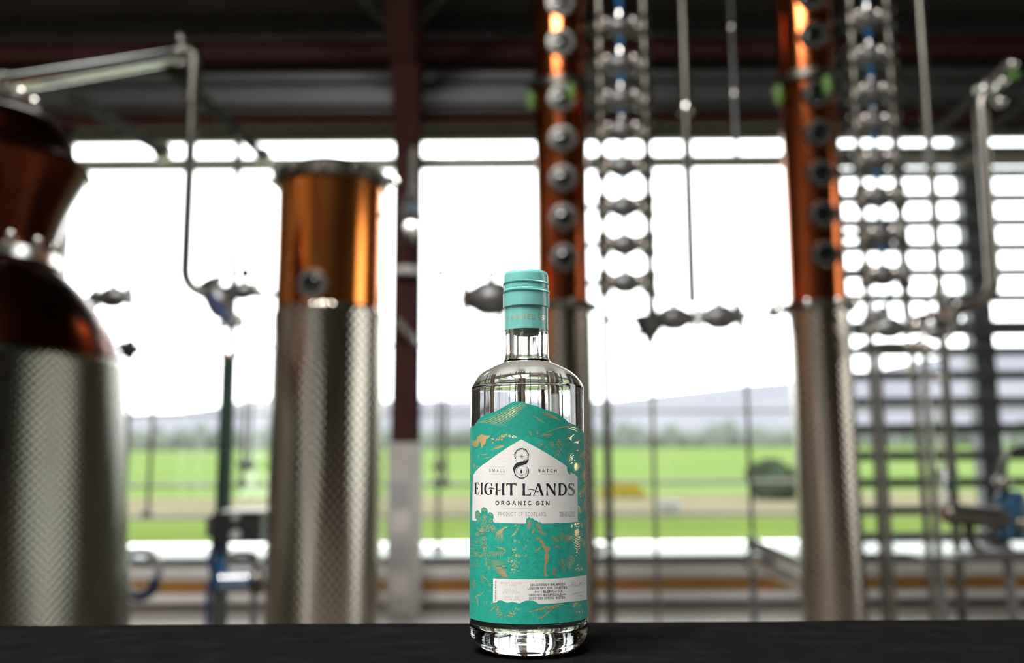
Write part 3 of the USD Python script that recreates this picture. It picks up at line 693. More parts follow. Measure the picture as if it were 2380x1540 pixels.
# emblem: a figure eight of a feathered ring over a ringed drop
em = []
c0, c1 = (690, 716), (690, 880)
def arc(c, r, a0, a1, w, n=14): return brush([(c[0] + r * math.cos(math.radians(a)), c[1] + r * math.sin(math.radians(a))) for a in np.linspace(a0, a1, n)], w, 3)
em.append(arc(c1, 75, -38, 205, (4, 9, 10, 10, 12)))
em.append(brush([(616, 905), (612, 850), (640, 808), (690, 796), (735, 784), (765, 758), (740, 800), (690, 816), (655, 828)], (10, 20, 26, 20, 9, 2, 2, 2, 2), 6).intersection(sbox(560, 700, 800, 905)))
em.append(P4((612, 850), (632, 806), (672, 782), (700, 780), (730, 776), (766, 752), (748, 796), (706, 816), (668, 820), (640, 840), (626, 862), (618, 890)))
em += [arc(c1, 55, 150, 300, (2, 6, 5, 2)), arc(c1, 55, -40, 60, (2, 5, 2)), arc(c1, 42, 30, 160, (2, 4, 2)), arc(c1, 66, -50, 30, (2, 4, 2))]
em.append(P4((688, 858), (700, 884), (698, 898), (688, 904), (678, 898), (676, 884)))
em.append(arc(c0, 74, -150, 70, (3, 5, 6, 4, 2), 16)); em.append(arc(c0, 58, 40, 95, (2, 5, 2)))
for k, a in enumerate(np.linspace(150, 345, 12)):                # feathers round the upper ring
    r = math.radians(a); u = np.array([math.cos(r), math.sin(r)]); tn_ = np.array([-u[1], u[0]])
    p = np.array(c0) + u * 78; q = np.array(c0) + u * 52 + tn_ * 20; em.append(brush([p, (p + q) / 2 + tn_ * 4, q], (9, 7, 1.5), 5))
for k, a in enumerate(np.linspace(10, 60, 4)):
    r = math.radians(a); u = np.array([math.cos(r), math.sin(r)]); tn_ = np.array([-u[1], u[0]])
    p = np.array(c0) + u * 74; q = np.array(c0) + u * 48 + tn_ * 20; em.append(brush([p, q], (5, 1.5), 3))
star = []
for k in range(16):
    a = 2 * PI * k / 16; r = (32 if k % 4 == 0 else 19 if k % 2 == 0 else 7); star.append((690 + r * math.sin(a), 726 - r * math.cos(a)))
em.append(Polygon(star).difference(ell(690, 726, 4.5, 4.5)))
em += [ell(630, 770, 4, 6), ell(642, 788, 3.5, 4)]
em_ = shapely.union_all([e.buffer(0) for e in em])
put('emblem', shapely.union_all([Polygon(Z1(list(p.segmentize(10).exterior.coords)), [Z1(list(q.segmentize(10).coords)) for q in p.interiors]).buffer(0) for p in polys(em_)]), M['ink'], label='figure-eight emblem with a star above and a drop below')

# gold foil drawing -----------------------------------------------------------
ra = random.Random(11)
free = label_shape.difference(panel.buffer(.0004)).difference(Polygon(Z2(strip_)).buffer(.0004))
gold = []
def gz1(*strokes, w=(1, 6, 1)): gold.extend(brush(s, w, 5, Z1) for s in strokes)
def gz2(*strokes, w=(1, 6, 1)): gold.extend(brush(s, w, 5, Z2) for s in strokes)
# sunlit ridge: combed slanting strokes
for k in range(17):
    t = k / 16; x, y = 700 - 330 * t, 182 + 145 * t; ln = 42 + 118 * t * (1.15 - t * .3)
    gold.append(brush([(x - 30, y - 16), (x + ln * .45, y + ln * .16), (x + ln, y + ln * .52 * (1 - .25 * t))], (2, 6 if k % 3 else 9, 1), 5, Z1))
gz1([(215, 380), (280, 362), (340, 372), (420, 392)], [(262, 352), (330, 350), (400, 378), (480, 408)], [(300, 322), (360, 340), (430, 372), (545, 412)], w=(1, 7, 5, 1))
for k in range(7): gz1([(880 + 12 * k, 262 + 9 * k), (960 + 14 * k, 268 + 10 * k), (1050 + 12 * k, 310 + 8 * k)], w=(1, 5, 1))
for k in range(4): gz1([(800 + 18 * k, 295 + 16 * k), (860 + 18 * k, 322 + 14 * k), (925 + 4 * k, 376)], w=(1, 5, 1))
gz1([(1000, 470), (1060, 432), (1150, 412), (1230, 420), (1290, 440)], [(1160, 418), (1230, 440), (1290, 468)], [(930, 490), (1010, 450), (1080, 424)], w=(1, 7, 5, 1))
for k in range(5): gz1([(840 + 30 * k, 522 + 4 * k), (920 + 20 * k, 500), (1015, 480 + 8 * k)], w=(1, 4, 1))
gold.append(Polygon(Z1([(168, 555), (200, 560), (222, 548), (222, 520), (250, 508), (262, 490), (290, 500), (320, 508), (362, 505), (340, 535), (318, 545), (310, 590), (285, 612), (280, 636), (262, 630), (258, 585), (248, 568), (238, 600), (232, 628), (200, 630), (172, 606)])).buffer(0))
def puff(x, y, n, sx, sy, mapf, r0=3, r1=8):
    for _ in range(n):
        a, b, r = x + ra.gauss(0, sx), y + ra.gauss(0, sy), ra.uniform(r0, r1)
        e = ell(a, b, r, r * ra.uniform(.6, 1), 9)
        if ra.random() < .5: e = e.difference(ell(a, b, r * .5, r * .4, 7))
        for p in polys(e): gold.append(Polygon(mapf(list(p.exterior.coords)), [mapf(list(q.coords)) for q in p.interiors]).buffer(0))
for x, y, n in [(395, 540, 9), (440, 545, 9), (500, 510, 16), (560, 520, 9), (620, 522, 10), (475, 525, 8), (780, 492, 6), (865, 475, 5)]: puff(x, y, n, 13, 12, Z1, 3, 9)
for k in range(6): gz1([(360 + 12 * k, 660 - 9 * k), (420 + 14 * k, 646 - 7 * k), (500 + 2 * k, 626 - 3 * k)], w=(1, 6, 1))
gz1([(245, 700), (300, 705), (332, 692)], [(290, 752), (330, 740), (378, 728)], [(215, 722), (240, 712), (222, 770)], w=(2, 8, 1))
# birds
for x, y, s in [(1205, 535, 1.15), (1280, 580, 1.05), (1281, 664, .4)]:
    gz1([(x - 36 * s, y + 2), (x - 8 * s, y - 6 * s), (x, y + 8 * s), (x + 6 * s, y - 12 * s), (x + 34 * s, y - 36 * s)], w=(2, 12 * s, 15 * s, 10 * s, 1)); gz1([(x - 2 * s, y), (x + 10 * s, y + 22 * s)], w=(10 * s, 2))
def rosette(x, y, r, n, mapf, w=5):
    for k in range(n):
        a = 2 * PI * k / n; gold.append(brush([(x + r * .35 * math.cos(a), y + r * .35 * math.sin(a)), (x + r * .7 * math.cos(a + .15), y + r * .7 * math.sin(a + .15)), (x + r * math.cos(a), y + r * math.sin(a))], (1, w, 2), 3, mapf))
for x, y, r in [(1070, 690, 32), (1100, 620, 22), (1090, 580, 18), (1012, 592, 20), (1030, 625, 18), (940, 626, 16), (880, 600, 20)]: rosette(x, y, r, 9, Z1, 5)
puff(1215, 745, 26, 14, 26, Z1, 3, 6)
gz1([(1165, 770), (1178, 738), (1182, 706)], [(1188, 800), (1206, 720), (1218, 700)], w=(2, 5, 1))
def frond(x, y, ang, ln, mapf, n=9, w=5, spread=.55):
    a = math.radians(ang); d = np.array([math.cos(a), math.sin(a)]); s = np.array([-d[1], d[0]])
    gold.append(brush([(x, y), tuple(np.array((x, y)) + d * ln)], (2, 1.5), 3, mapf))
    for k in range(1, n):
        p = np.array((x, y)) + d * ln * k / n; q = ln * .30 * math.sin(PI * (k + 1) / (n + 1.5))
        for sg in (-1, 1): gold.append(brush([tuple(p), tuple(p + d * q * spread + s * sg * q)], (w, 1), 3, mapf))
for x, y, a, l in [(1245, 880, -50, 110), (1250, 860, -75, 70), (1300, 740, -50, 90), (1310, 960, -60, 100), (1290, 1130, -45, 90), (1300, 1165, -60, 130), (1285, 1240, 70, 90), (1330, 1290, -70, 120), (1345, 1000, -80, 90)]: frond(x, y, a, l, Z1, 8, 5)
for _ in range(22):
    x, y = ra.uniform(1292, 1352), ra.uniform(690, 1320); gz1([(x, y), (x + ra.uniform(8, 26), y - ra.uniform(4, 26)), (x + ra.uniform(14, 40), y - ra.uniform(20, 60))], w=(1, ra.uniform(4, 8), 1))
for _ in range(26):
    x, y = ra.uniform(150, 172), ra.uniform(660, 1400); gz1([(x, y), (x + ra.uniform(0, 8), y + ra.uniform(8, 26))], w=(1, 5, 1))
gz1([(176, 796), (186, 840), (196, 868)], [(190, 800), (200, 820), (212, 836)], [(215, 850), (232, 828), (250, 830)], w=(2, 10, 1))
# bush at the lower left of the panel
for x, y, r in [(232, 1340, 32), (298, 1296, 34), (366, 1336, 32), (300, 1370, 34)]:
    for k in range(8):
        a = math.radians(-160 + 20 * k); gold.append(brush([(x + 4, y + 16), (x + r * .8 * math.cos(a), y + r * .8 * math.sin(a))], (1, 3.5), 3, Z1))
for x, y in [(235, 1385), (300, 1410), (370, 1400), (280, 1450), (350, 1460), (390, 1475), (330, 1500), (270, 1500), (395, 1500)]: rosette(x, y, 26, 10, Z1, 6)
for x, y, a, l in [(770, 1500, -88, 110), (900, 1500, -130, 90), (800, 1540, -60, 60)]: frond(x, y, a, l, Z1, 9, 7)
# waterfall
for k in range(7): gz2([(550 - 6 * k, 106 + 3 * k), (505 - 10 * k, 116 + 6 * k), (478 - 11 * k + 10, 165 + 4 * k), (470 - 9 * k + 30 * (k < 3), 250 - 8 * (k % 3))], w=(1, 6, 6, 1))
for k in range(6): gz2([(398 + 10 * k, 306 + 5 * k), (440 + 10 * k, 322 + 4 * k), (520, 330 + 6 * k)], w=(1, 5, 1))
for k in range(9): gz2([(336 + 22 * k, 420 - (k % 3) * 8), (352 + 20 * k, 380), (384 + 18 * k, 358 + (k % 2) * 10)], w=(1, 5, 1))
for k in range(12): gz2([(330 + 9 * k, 448 + 15 * k), (400 + 8 * k, 462 + 14 * k), (470 + 7 * k, 470 + 14 * k), (512 + 3 * k, 464 + 15 * k)], w=(1, 6, 4, 1))
for k in range(7): gz2([(575 + 18 * k, 215 - 26 * k), (610 + 14 * k, 190 - 22 * k), (640 + 10 * k, 176 - 20 * k)], w=(1, 6, 1))
for k in range(5): gz2([(596 + 14 * k, 108 - 9 * k), (640 + 8 * k, 82 - 6 * k), (664 + 3 * k, 66 - 4 * k)], w=(1, 5, 1))
for k in range(5): gz2([(562 - 11 * k, 104 + 2 * k), (512 - 9 * k, 118 + 4 * k), (488 - 9 * k, 170), (480 - 9 * k + 3, 285 - 9 * (k % 4))], w=(1, 3, 3, 1))
for k in range(14): gz2([(410 + 5 * k, 560 + 6 * k), (450 + 6 * k, 548 + 7 * k), (500 + 4 * k, 556 + 7 * k)], w=(1, 5, 1))
for k in range(8): gz2([(340 + 20 * k, 432 - (k % 2) * 6), (360 + 18 * k, 398), (376 + 17 * k, 372 + (k % 3) * 6)], w=(1, 4, 1))
for k in range(16):
    x, y = ra.uniform(165, 330), ra.uniform(380, 520); rosette(x, y, ra.uniform(9, 18), ra.randint(5, 9), Z2, 4)
for k in range(20):
    x, y = ra.uniform(200, 330), ra.uniform(120, 420); puff(x, y, 4, 9, 9, Z2, 3, 7)
for k in range(18):
    x, y = ra.uniform(1250, 1350), ra.uniform(40, 600); puff(x, y, 5, 8, 14, Z2, 2, 6)
for k in range(10): puff(ra.uniform(880, 1180), ra.uniform(560, 720), 6, 12, 10, Z1, 3, 7)
# rearing figure with a long stem
gold.append(Polygon(Z2([(884, 248), (905, 244), (928, 268), (930, 300), (960, 318), (994, 320), (990, 352), (966, 372), (978, 420), (968, 470), (948, 520), (950, 590), (972, 622), (946, 634), (930, 622), (924, 560), (934, 480), (930, 420), (944, 380), (926, 340), (906, 318), (904, 282), (876, 270)])).buffer(0))
gz2([(836, 388), (842, 358), (868, 338), (894, 330)], [(900, 310), (872, 345), (850, 362)], w=(4, 10, 3))
# flowers and sprigs
def sprinkle(n, x0, y0, x1, y1, mapf, r0=12, r1=24):
    for _ in range(n): rosette(ra.uniform(x0, x1), ra.uniform(y0, y1), ra.uniform(r0, r1), ra.randint(6, 10), mapf, 5)
sprinkle(13, 185, 50, 330, 360, Z2); sprinkle(12, 165, 500, 370, 930, Z2); sprinkle(8, 620, 240, 760, 420, Z2, 8, 16); sprinkle(7, 560, 430, 690, 600, Z2, 8, 16)
for x, y, n in [(600, 350, 12), (640, 412, 26), (600, 495, 12), (600, 560, 12), (560, 470, 6), (610, 1020, 14), (550, 1036, 9), (650, 985, 10)]: puff(x, y, n, 22, 12, Z2, 3, 8)
puff(400, 950, 24, 26, 24, Z2, 3, 9); puff(450, 1010, 26, 26, 34, Z2, 3, 9); puff(1320, 980, 18, 26, 26, Z2, 3, 7)
for x, y, a, l in [(1120, 270, -100, 110), (1150, 270, -70, 90), (960, 200, -150, 110), (900, 240, -170, 70), (1000, 210, 30, 100), (1095, 330, -160, 60), (1270, 370, -85, 230), (1255, 210, -70, 90), (1190, 560, -82, 160), (1140, 580, -100, 140), (1180, 260, -60, 70), (1215, 120, -80, 40), (1330, 120, -100, 60), (1350, 330, -95, 90), (1020, 600, -60, 70), (1060, 630, -140, 60), (1230, 960, -60, 80)]: frond(x, y, a, l, Z2, 9, 5)
for k in range(13): gz2([(760 + 24 * k + ra.uniform(-8, 8), 1010 - 4 * k + ra.uniform(-20, 16)), (800 + 24 * k, 990 - 5 * k + ra.uniform(-14, 14)), (850 + 24 * k, 975 - 4 * k + ra.uniform(-14, 14))], w=(2, 12, 2))
for k in range(6): gz2([(860 + 26 * k, 1085 - 20 * k), (900 + 24 * k, 1068 - 20 * k), (925 + 24 * k, 1060 - 22 * k)], w=(2, 13, 2))
gz2([(205, 850), (225, 830), (270, 815), (300, 770)], [(212, 840), (225, 890), (232, 945)], [(270, 615), (310, 650), (350, 690)], [(1310, 560), (1325, 540), (1330, 575)], w=(6, 12, 2))
for k in range(5): gz2([(150, 255 + 38 * k), (190, 262 + 38 * k), (225 + 8 * k, 272 + 36 * k)], w=(5, 3, 5))
gold_ = shapely.union_all([g.buffer(0) for g in gold if g.is_valid or True]).intersection(free.buffer(-.0003))
put('gold_foil', gold_, M['gold'], .00004, label='gold foil drawing of hills, birds, waterfall and plants', kind='stuff')
# dark engraved plants and contour lines
dark = []
for k in range(26):
    y = 200 + 12 * k
    dark.append(brush([(180 - 0 * k, y + 190 - 2 * k), (420, y + 40 + 60 * math.sin(k * .05)), (690, y), (960, y + 62), (1330, y + 240)], (1, 2.2, 2.2, 2.2, 1), 6, Z1))
for _ in range(420):
    x, y, a, l = ra.uniform(160, 1350), ra.uniform(70, 1090), ra.uniform(0, 2 * PI), ra.uniform(16, 46)
    dark.append(brush([(x, y), (x + l * .5 * math.cos(a), y + l * .5 * math.sin(a)), (x + l * math.cos(a + .9), y + l * math.sin(a + .9))], (1, 3.2, 1), 4, Z2))
for _ in range(60):
    x, y, a, l = ra.uniform(880, 1340), ra.uniform(560, 860), ra.uniform(0, 2 * PI), ra.uniform(16, 40)
    dark.append(brush([(x, y), (x + l * .5 * math.cos(a), y + l * .5 * math.sin(a)), (x + l * math.cos(a + .9), y + l * math.sin(a + .9))], (1, 3.2, 1), 4, Z1))
put('engraved_line', shapely.union_all([g.buffer(0) for g in dark]).intersection(free), M['deep_teal'], .00002, label='fine darker teal engraving lines', kind='stuff')
leaves = [brush([(1168, 846), (1180, 880), (1196, 918)], (3, 18, 2), 6, Z1), brush([(1190, 850), (1220, 890), (1246, 908)], (3, 16, 2), 6, Z1)]
put('engraved_leaf', shapely.union_all(leaves), M['deep_teal'], .00006)

# gold words round the foot of the cap
RC_ = rpix(50.4, 745)
RC = lambda z: RC_
def ZC_(pts): return [(onto(1160 + x / 9.6231, 620 + y / 9.6231, lambda z: RC(z))) for x, y in pts]
def capwrap(g, lift):
    v, f = wrap(g, 0.0, lambda z: RC(z), .0006); rr = np.hypot(v[:, 0], v[:, 1]); th = np.arctan2(v[:, 0], -v[:, 1])
    return np.stack([(RC(0) + lift) * np.sin(th), -(RC(0) + lift) * np.cos(th), v[:, 2]], 1), f
zc0 = zpix(748.5); hc = zpix(738.0) - zpix(748.5)
txt = 'FAMILY OWNED ESTATE  '
def ring_text(text, th0, z0, h, track=.32):
    x, o = 0, []
    for ch in text:
        if ch == ' ': x += .5; continue
        g, w = glyph(ch, False); o.append(affinity.translate(affinity.scale(affinity.translate(g, x, 0), h, h, origin=(0, 0)), 0, z0)); x += w + track
    return affinity.translate(shapely.union_all(o), 0, 0), x * h
s_ow = (onto(1187, 748, RC)[0])
g_, wd = ring_text('OWNED ESTATE', 0, zc0, hc); g_ = affinity.scale(g_, R1 / RC(0), 1, origin=(0, 0))
gl, wl = ring_text('FAMILY', 0, zc0, hc); gl = affinity.scale(gl, R1 / RC(0), 1, origin=(0, 0))
th_w = g_.bounds[2] * 0
g_ = affinity.translate(g_, s_ow, 0); gl = affinity.translate(gl, s_ow - gl.bounds[2] - .55 * hc * R1 / RC(0), 0)
bottle.add('cap_lettering', capwrap(shapely.union_all([g_, gl]), .00006), M['gold'], True, parent=cap, local=True, label='gold words FAMILY OWNED ESTATE round the foot of the cap')
# ------------------------------------------------------------------ stills
M['dimple_wide'] = dimpled('dimpled_steel_wide', (0.16, 0.152, 0.122), 0.17, 118, 0.027, 0.75)  # pot steel toned down for the dark side of the hall it mirrors
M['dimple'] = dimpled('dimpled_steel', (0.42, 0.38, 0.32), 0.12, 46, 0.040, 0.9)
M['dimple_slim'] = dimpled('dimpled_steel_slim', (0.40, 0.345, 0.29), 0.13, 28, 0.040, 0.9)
NY = np.array([0, -1.0, 0])

def bolt_ring(T, name, base, r, z, n, s, mat, phase=0.0, parent=None):
    for k in range(n):
        a = 2 * PI * k / n + phase
        c = np.array(base) + [r * math.cos(a), r * math.sin(a), z]
        T.add(name, cat_([lathe_axis([(0, -s), (s * .9, -s), (s, -s * .6), (s, s * .6), (s * .9, s), (0, s)], c, (0, 0, 1), 8), ball(c + [0, 0, s * 1.05], s * .62, 1)]), mat, parent=parent)

M['ring'] = pbr('dull_steel_ring', (0.10, 0.095, 0.085), 0.35, 1.0)
def porthole(T, c, n, r):
    """round sight glass on a wall whose outward normal is n"""
    n = np.asarray(n, float) / np.linalg.norm(n)
    p = T.add('porthole', lathe_axis([(r * .56, -.03), (r, -.03), (r, .012), (r * .96, .018), (r * .62, .020), (r * .56, .012), (r * .56, -.03)], c, n, 40), M['ring'])
    T.add('sight_glass', lathe_axis([(0, .010), (r * .3, .0095), (r * .57, .004), (r * .57, -.02), (0, -.02)], c, n, 32), M['sight'], parent=p)
    u = np.cross(n, [0, 0, 1.0]); u /= np.linalg.norm(u); w = np.cross(u, n)
    for k in range(6):
        a = 2 * PI * (k + .5) / 6; q = np.asarray(c) + (u * math.cos(a) + w * math.sin(a)) * r * .8 + n * .022
        T.add('bolt', ball(q, r * .085, 1), M['steel'], parent=p)
    return p

# pot still at the left edge
PY_ = 3.4
ax = at(-62, 700, PY_)[0]
def axis_px(py, X_, Y_):
    """pixel column of the vertical line through (X_, Y_)"""
    z = at(1190, py, Y_)[2]
    for _ in range(3):
        v = np.array([X_, Y_, z]) - EYE; d = depth(np.array([X_, Y_, z]))
        px = CX + F * np.dot(v, RIGHT) / d; z = at(px, py, Y_)[2]
    return px, z
def prof_from_edges(edges, X_, Y_):
    o = []
    for px, py in edges:
        apx, z = axis_px(py, X_, Y_); o.append((rad(px - apx, (X_, Y_, z)), z))
    return o
T = Thing('pot_still', 'big copper pot still with dimpled steel pot, at the left edge', 'still', (ax, PY_, 0))
e_body = prof_from_edges([(276, 1440), (267, 834)], ax, PY_)
rb, zb = e_body[1]; rbase = e_body[0][0]
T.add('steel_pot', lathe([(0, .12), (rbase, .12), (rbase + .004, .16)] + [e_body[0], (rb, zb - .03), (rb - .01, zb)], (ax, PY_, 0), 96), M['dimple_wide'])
for k in range(4):
    a = PI / 4 + k * PI / 2; c = (ax + rbase * .8 * math.cos(a), PY_ + rbase * .8 * math.sin(a)); T.add('leg', rod((*c, 0), (*c, .14), .045), M['brushed'])
dome_ = prof_from_edges([(263, 830), (256, 808), (243, 772), (220, 729), (181, 678), (146, 643), (118, 622), (108, 612)], ax, PY_)
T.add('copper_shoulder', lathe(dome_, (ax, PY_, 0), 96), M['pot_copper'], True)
rn_, zn_ = dome_[-1]
fl = T.add('neck_flange', ring(rn_ - .03, rn_ + .028, zn_ - .012, zn_ + .035, (ax, PY_, 0), 80), M['steel'])
bolt_ring(T, 'bolt', (ax, PY_, 0), rn_ + .012, zn_ + .05, 16, .017, M['steel'], .1, fl)
helm = prof_from_edges([(106, 602), (107, 585), (121, 542), (150, 470), (176, 420), (188, 400)], ax, PY_)
helm2 = prof_from_edges([(195, 395), (190, 384), (174, 371), (160, 350), (152, 322), (138, 292), (114, 276), (86, 262), (66, 254)], ax, PY_)
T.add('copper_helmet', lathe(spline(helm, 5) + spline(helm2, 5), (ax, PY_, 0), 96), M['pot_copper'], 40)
rt, zt_ = helm2[-1]
T.add('top_flange', ring(rt - .05, rt + .02, zt_ - .005, zt_ + .03, (ax, PY_, 0), 64), M['steel'])
hf = stage and fl
bolt_ring(T, 'bolt', (ax, PY_, 0), rt + .004, zt_ + .04, 10, .013, M['steel'], .3)
# lyne arm: up, over and down to the condenser side
la0 = np.array([ax, PY_, zt_ + .02]); la1 = at(38, 172, 3.45); la1 = np.array([ax, PY_, at(-30, 203, PY_)[2]])
la2 = at(428, 128, 4.55); la3 = at(449, 640, 4.55); la3[0] = la2[0] + .0; la3[1] = 4.55
ra_ = rad(19, la1)
p_ = smooth_path([la0, la1, la2 + (la2 - la1) / np.linalg.norm(la2 - la1) * .02], .10, 8)
T.add('lyne_arm', tube(p_, np.linspace(ra_, rad(17, la2), len(p_)), 20), M['steel'])
el = smooth_path([la2 - (la2 - la1) / np.linalg.norm(la2 - la1) * .02, la2 + [.05, .0, .01], la2 + [.05, 0, -.25]], .09, 8)
T.add('elbow', tube(el, .037, 16), M['brushed'])
for f_, nm in ((0.06, 'clamp'), (0.985, 'clamp')):
    c = la1 + (la2 - la1) * f_ + [0.0, 0, 0]; T.add(nm, lathe_axis([(ra_ * .9, -.014), (ra_ * 1.45, -.014), (ra_ * 1.5, 0), (ra_ * 1.45, .014), (ra_ * .9, .014)], c, la2 - la1, 28), M['steel'])
cl = la1 + (la2 - la1) * .985
for d in ([0, -.03, .075], [0, -.05, .0], [.02, -.05, .015], [.03, -.05, -.06]): T.add('clamp_knob', ball(cl + np.array(d), .016, 2), M['steel'])
x_d = la2[0] + .05
T.add('down_pipe', tube([(x_d, 4.55, la2[2] - .25), (x_d, 4.55, Z(640, 4.55, 445)), (x_d + .03, 4.55, Z(668, 4.55, 450)), at(478, 684, 4.55)], .027, 14, .06), M['brushed'])

def strut(name, label, a, b, r, mat, tip=None):
    t = Thing(name, label, 'pipe', tuple(np.minimum(a, b)))
    t.add('tube', rod(a, b, r), mat)
    if tip is not None:
        d = (b - a) / np.linalg.norm(b - a)
        t.add('end_fitting', lathe_axis([(0, -.05), (r * 1.5, -.05), (r * 1.8, -.03), (r * 1.8, .04), (r * 1.3, .06), (0, .06)], b, d, 20), M['steel'])
    return t
strut('brace_tube', 'slanting grey tube under the lyne arm, nearer the pot still', at(150, 215, 3.7), at(378, 352, 5.6), .030, M['strut'], 1)
strut('brace_tube', 'slanting grey tube right of the down pipe, above the short still', at(400, 165, 4.5), at(612, 362, 6.6), .032, M['strut'], 1)

# short still in the middle
SY = 4.2
sx = at(769, 500, SY)[0]
T = Thing('short_still', 'short still with orange copper top and dimpled steel body', 'still', (sx, SY, 0))
r_s = rad(125, (sx, SY, at(766, 800, SY)[2])); r_c = rad(121, (sx, SY, at(769, 500, SY)[2]))
zj, zf0, zf1 = Z(722, SY, 760), Z(440, SY, 770), Z(408, SY, 770)
T.add('steel_body', lathe([(0, .10), (r_s, .10), (r_s + .004, .14), (r_s + .004, zj - .02), (r_s - .004, zj)], (sx, SY, 0), 96), M['dimple'])
for k in range(3): a = k * 2.1 + .4; c = (sx + r_s * .8 * math.cos(a), SY + r_s * .8 * math.sin(a)); T.add('leg', rod((*c, 0), (*c, .12), .03), M['brushed'])
T.add('copper_section', lathe([(r_c, zj), (r_c, zj + .3), (r_c, zf0 - .01), (r_c, zf0)], (sx, SY, 0), 96), M['copper'])
fl = T.add('top_flange', ring(r_c - .02, r_c + .022, zf0, zf1, (sx, SY, 0), 80, .008), M['brushed'])
bolt_ring(T, 'clamp_knob', (sx, SY, 0), r_c + .03, (zf0 + zf1) / 2, 12, .014, M['steel'], .05, fl)
T.add('lid', lathe([(r_c + .015, zf1), (r_c * .8, zf1 + .03), (r_c * .3, zf1 + .055), (.05, zf1 + .06), (0, zf1 + .06)], (sx, SY, 0), 64), M['brushed'])
for a_, nm in ((PI + .15, 'wing_handle'), (-.25, 'wing_handle')):
    d = np.array([math.cos(a_), math.sin(a_), 0]); c = np.array([sx, SY, (zf0 + zf1) / 2]) + d * (r_c + .02)
    T.add(nm, tube([c, c + d * .045, c + d * .06 + [0, 0, -.02]], .010, 10), M['steel'])
pc = at(728, 660, SY - r_c); ang = math.atan2(pc[0] - sx, .95 * r_c); nrm = np.array([math.sin(ang), -math.cos(ang), 0])
porthole(T, np.array([sx, SY, pc[2]]) + nrm * (r_c - .004), nrm, rad(36, pc))
# side pipe that rises beside the still on the right
b_ = at(905, 716, SY)
T.add('side_pipe', tube([at(880, 500, SY), at(905, 500, SY), ], .012, 10), M['steel'])

# two tall rectifying columns
def column(label, px, py, Y, ports, hw, flange_py, strip_):
    x = at(px, py, Y)[0]; r = rad(hw, (x, Y, at(px, py, Y)[2]))
    T = Thing('rectifying_still', label, 'still', (x, Y, 0))
    zj = Z(697, Y, px)
    T.add('steel_column', lathe([(0, .1), (r + .006, .1), (r + .010, .13), (r + .006, zj - .04), (r, zj - .02)], (x, Y, 0), 72), M['dimple_slim'])
    for k in range(3): a = k * 2.1 + .4; c = (x + r * .8 * math.cos(a), Y + r * .8 * math.sin(a)); T.add('leg', rod((*c, 0), (*c, .12), .02), M['brushed'])
    fl = T.add('lower_flange', ring(r - .02, r + .034, Z(724, Y, px), Z(708, Y, px), (x, Y, 0), 64), M['brushed'])
    bolt_ring(T, 'clamp_knob', (x, Y, 0), r + .040, Z(716, Y, px), 8, .014, M['steel'], .2, fl)
    zt = min(roof_z(Y) - .03, Z(-70, Y, px)); zm = Z(flange_py, Y, px)
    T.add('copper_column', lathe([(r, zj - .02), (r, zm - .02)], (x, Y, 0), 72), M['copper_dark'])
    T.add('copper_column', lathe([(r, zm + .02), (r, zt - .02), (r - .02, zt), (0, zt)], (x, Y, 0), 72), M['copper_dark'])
    fl = T.add('middle_flange', ring(r - .02, r + .030, zm - .022, zm + .022, (x, Y, 0), 64), M['brushed'])
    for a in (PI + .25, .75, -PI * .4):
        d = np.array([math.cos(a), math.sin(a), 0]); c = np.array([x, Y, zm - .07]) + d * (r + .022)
        T.add('green_tinted_clamp', lathe_axis([(0, -.04), (.016, -.04), (.021, -.02), (.021, .03), (.016, .045), (0, .045)], c, (0, 0, 1), 20), M['green_tint'], parent=fl, label='clamp knob tinted green for reflected grass')
    for q in ports: porthole(T, np.array([x, Y - r + .003, Z(q, Y, px)]), NY, rad(33, (x, Y - r, Z(q, Y, px))))
    return T, x, r
C1 = column('tall copper column still behind the bottle, rising out of the picture', 1304, 350, 4.9, [35, 125, 252, 344, 433, 522, 613], 61, 211, None)
C2 = column('tall copper column still at the right, rising out of the picture', 1889, 450, 4.5, [25, 112, 243, 332, 424, 516, 607], 65, 195, None)

# ------------------------------------------------------------------ steelwork
def ibeam_y(name, label, px0, px1, Y, z0, z1, haunch=True):
    t = Thing(name, label, 'column', ((at(px0, 700, Y)[0] + at(px1, 700, Y)[0]) / 2, Y, 0))
    xa, xb = at(px0, 700, Y)[0], at(px1, 700, Y)[0]; dp = .19
    t.add('flange', rbox((xa, Y - .012, z0), (xb, Y, z1), .003), M['red_paint'])
    t.add('flange', rbox((xa, Y + dp, z0), (xb, Y + dp + .012, z1), .003), M['red_paint'])
    t.add('web', box(((xa + xb) / 2 - .006, Y, z0), ((xa + xb) / 2 + .006, Y + dp, z1)), M['red_paint'])
    return t, xa, xb
zc0_, zc1_ = Z(1028, 6.7, 940), roof_z(6.7) - .02
T, xa, xb = ibeam_y('steel_column', 'dark red steel column between two window bays, left of the bottle', 912, 973, 6.7, 0.0, zc1_)
M['casing'] = mottled('grey_column_casing', (0.36, 0.34, 0.31), (0.46, 0.44, 0.41), 4, .6)
T.add('casing', rbox((xa - .015, 6.68, 0), (xb + .012, 6.93, zc0_), .006), M['casing'], label='pale grey casing round the foot')
for k, py in enumerate((1120, 1190, 1262, 1335)): T.add('notice', rbox((xa + .01, 6.672, Z(py + 50, 6.68, 935)), (xb - .05, 6.682, Z(py, 6.68, 935)), .002), M['trunking'] if k % 2 else M['grey_plastic'])
